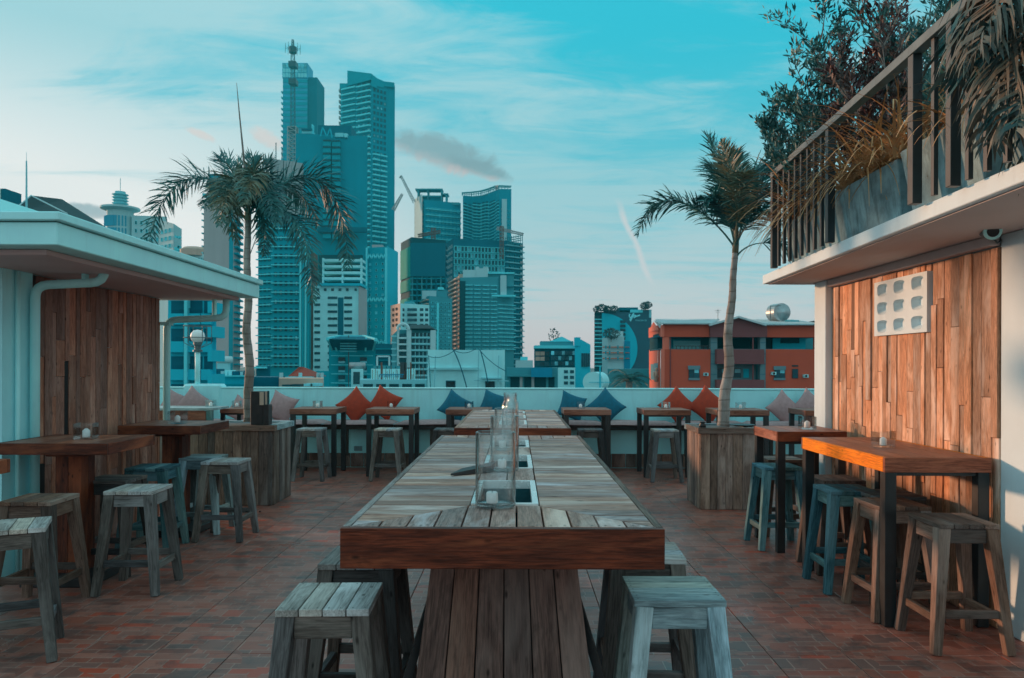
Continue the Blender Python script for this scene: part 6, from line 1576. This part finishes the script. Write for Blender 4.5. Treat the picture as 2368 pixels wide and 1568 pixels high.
def shrub(px, ptop, dd, label, seed, mat='leaf_shrub', n=5, spread=.32, xo=None, dens=1.0):
    rs = random.Random(seed); top = W(px, ptop, dd); base = Vector((top.x if xo is None else xo, dd, SZ+.15))
    base.x = max(base.x, xrail(dd)+.15); hgt = top.z-base.z
    t = thing('shrub', label, 'shrub', base, 0, 'tall shrubs on the balcony'); st = MB(); lf = MB()
    def tuft_(p, v, k):
        for i in range(k):
            u = (v+Vector((rs.gauss(0, .7), rs.gauss(0, .7), rs.gauss(.15, .5)))).normalized(); l = rs.uniform(.045, .085); w = u.orthogonal().normalized()*rs.uniform(.006, .011)
            w = Matrix.Rotation(rs.uniform(0, 6.28), 3, u) @ w; o = p+Vector((rs.gauss(0, .02), rs.gauss(0, .02), rs.gauss(0, .02)))
            lf.add([o, o+u*l*.5-w, o+u*l, o+u*l*.5+w], [(0, 1, 2, 3)])
    def grow(p, v, L, r, lev):
        q = p; pts = [p]; n_ = 5
        for k in range(n_):
            v = (v+Vector((rs.gauss(0, .13), rs.gauss(0, .13), .05))).normalized(); q = q+v*L/n_; pts.append(q)
            if lev < 2 and k > 0:
                for _ in range(2 if lev == 0 else 1+(rs.random() < .6)):
                    a = rs.uniform(0, 6.28); u = (v*.7+Vector((math.cos(a), math.sin(a), rs.uniform(.1, .6)))*.8).normalized(); grow(q, u, L*rs.uniform(.18, .34), r*.5, lev+1)
            if lev > 0 and rs.random() < .62: tuft_(q, v, int((2 if lev == 1 else 4)*dens))
        st.tube(pts, [r*(1-.7*i/n_) for i in range(n_+1)], 5); tuft_(q, v, int(6*dens))
    for i in range(n):
        a = rs.uniform(0, 6.28); e = Vector((math.cos(a)*spread, math.sin(a)*spread, 0)) if i else Vector((0, 0, 0))
        tgt = Vector((top.x, dd, top.z))+e-Vector((0, 0, 0 if i == 0 else rs.uniform(.05, .35)*hgt)); v = (tgt-base); grow(base+e*.2, v.normalized(), v.length*1.0, .010, 0)
    st.build('stems', 'trunk', t); tag(lf.build('foliage', mat, t), None, None, None, None)
shr = [(1835, 290, 6.5, 'shrub with narrow leaves at the far end of the balcony, lowest outline on the left', 'leaf_shrub'), (1880, 235, 6.2, 'sparse shrub with one thin bare shoot above the far balcony corner', 'leaf_shrub'),
       (1900, 140, 6.6, 'thin twiggy shrub standing behind the far bay of railing', 'leaf_shrub'), (1960, 190, 5.8, 'reddish leaved shrub in the middle of the balcony', 'leaf_red'), (1990, 75, 6.2, 'tall feathery shrub rising above the handrail in the middle', 'leaf_shrub'),
       (2040, 120, 5.3, 'reddish shrub behind the gap in the railing bars', 'leaf_red'), (2120, -60, 5.9, 'very tall leafy shrub cut by the top edge, left one', 'leaf_shrub'), (2160, -80, 5.4, 'very tall leafy shrub cut by the top edge, middle one', 'leaf_shrub'),
       (2220, 60, 4.7, 'dense shrub behind the thick railing post', 'leaf_shrub'), (2290, 120, 4.4, 'shrub seen through the near railing bars', 'leaf_shrub')]
for i, (px, pt_, dd, lb, m_) in enumerate(shr): shrub(px, pt_, dd, lb, 50+i, m_, n=3 if i not in (1, 2) else 2, spread=.13, dens=.9)
# --- big hanging palm in the top right corner
hp = thing('potted_palm', 'dark broad leaved palm hanging into the top right corner', 'palm', (2.75, 3.0, SZ)); rs = random.Random(77)
MB().lathe([(0, 0), (.16, 0), (.21, .34), (.19, .34), (.18, .28), (0, .28)], (2.75, 3.0, SZ+.002), 20).build('pot', 'concrete', hp)
crown = Vector((2.68, 3.05, 3.62))
MB().tube([(2.75, 3.0, SZ+.25), (2.7, 3.03, 3.0), crown], [.05, .045, .04], 10).build('trunk', 'trunk', hp, smooth=True)
def hf(tip, c1, c2, nl=46, ll=.46, **k): frond(hp, [crown, W(*c1), W(*c2), W(*tip)], 'leaf_big', int(nl*1.3), ll, .022, .06, k.pop('droop', .9), rs, .35, .012, 'frond', k.pop('fwd', .6))
hf((2215, 200, 3.3), (2400, -200, 3.2), (2260, -60, 3.25)); hf((2290, 330, 3.1), (2420, -150, 3.1), (2330, 0, 3.1)); hf((2350, 300, 2.9), (2450, -100, 3.0), (2400, 60, 2.95)); hf((2400, 420, 3.3), (2450, -100, 3.2), (2420, 100, 3.3)); hf((2330, 200, 3.5), (2420, -150, 3.4), (2350, 20, 3.5)); hf((2260, 120, 3.0), (2420, -250, 3.0), (2330, -60, 3.0))
hf((2600, 200, 3.2), (2600, -300, 3.1), (2650, -100, 3.2)); hf((2500, 0, 3.9), (2500, -300, 3.5), (2500, -200, 3.8))
# ================================================================ thin evening haze
hz_m = bpy.data.materials.new('thin_blue_evening_haze'); hz_m.use_nodes = True
hn = hz_m.node_tree; hn.nodes.remove(hn.nodes['Principled BSDF'])
hv = hn.nodes.new('ShaderNodeVolumePrincipled'); hv.inputs['Color'].default_value = (.06, .70, .86, 1); hv.inputs['Density'].default_value = .0006; hv.inputs['Anisotropy'].default_value = 0.0
hn.links.new(hv.outputs[0], hn.nodes['Material Output'].inputs['Volume'])
M['haze'] = hz_m
tag(MB().box(-620, 620, -30, 760, GZ-1.0, 190).build('haze', 'haze'), 'thin bluish evening haze over the city', None, None, 'stuff')
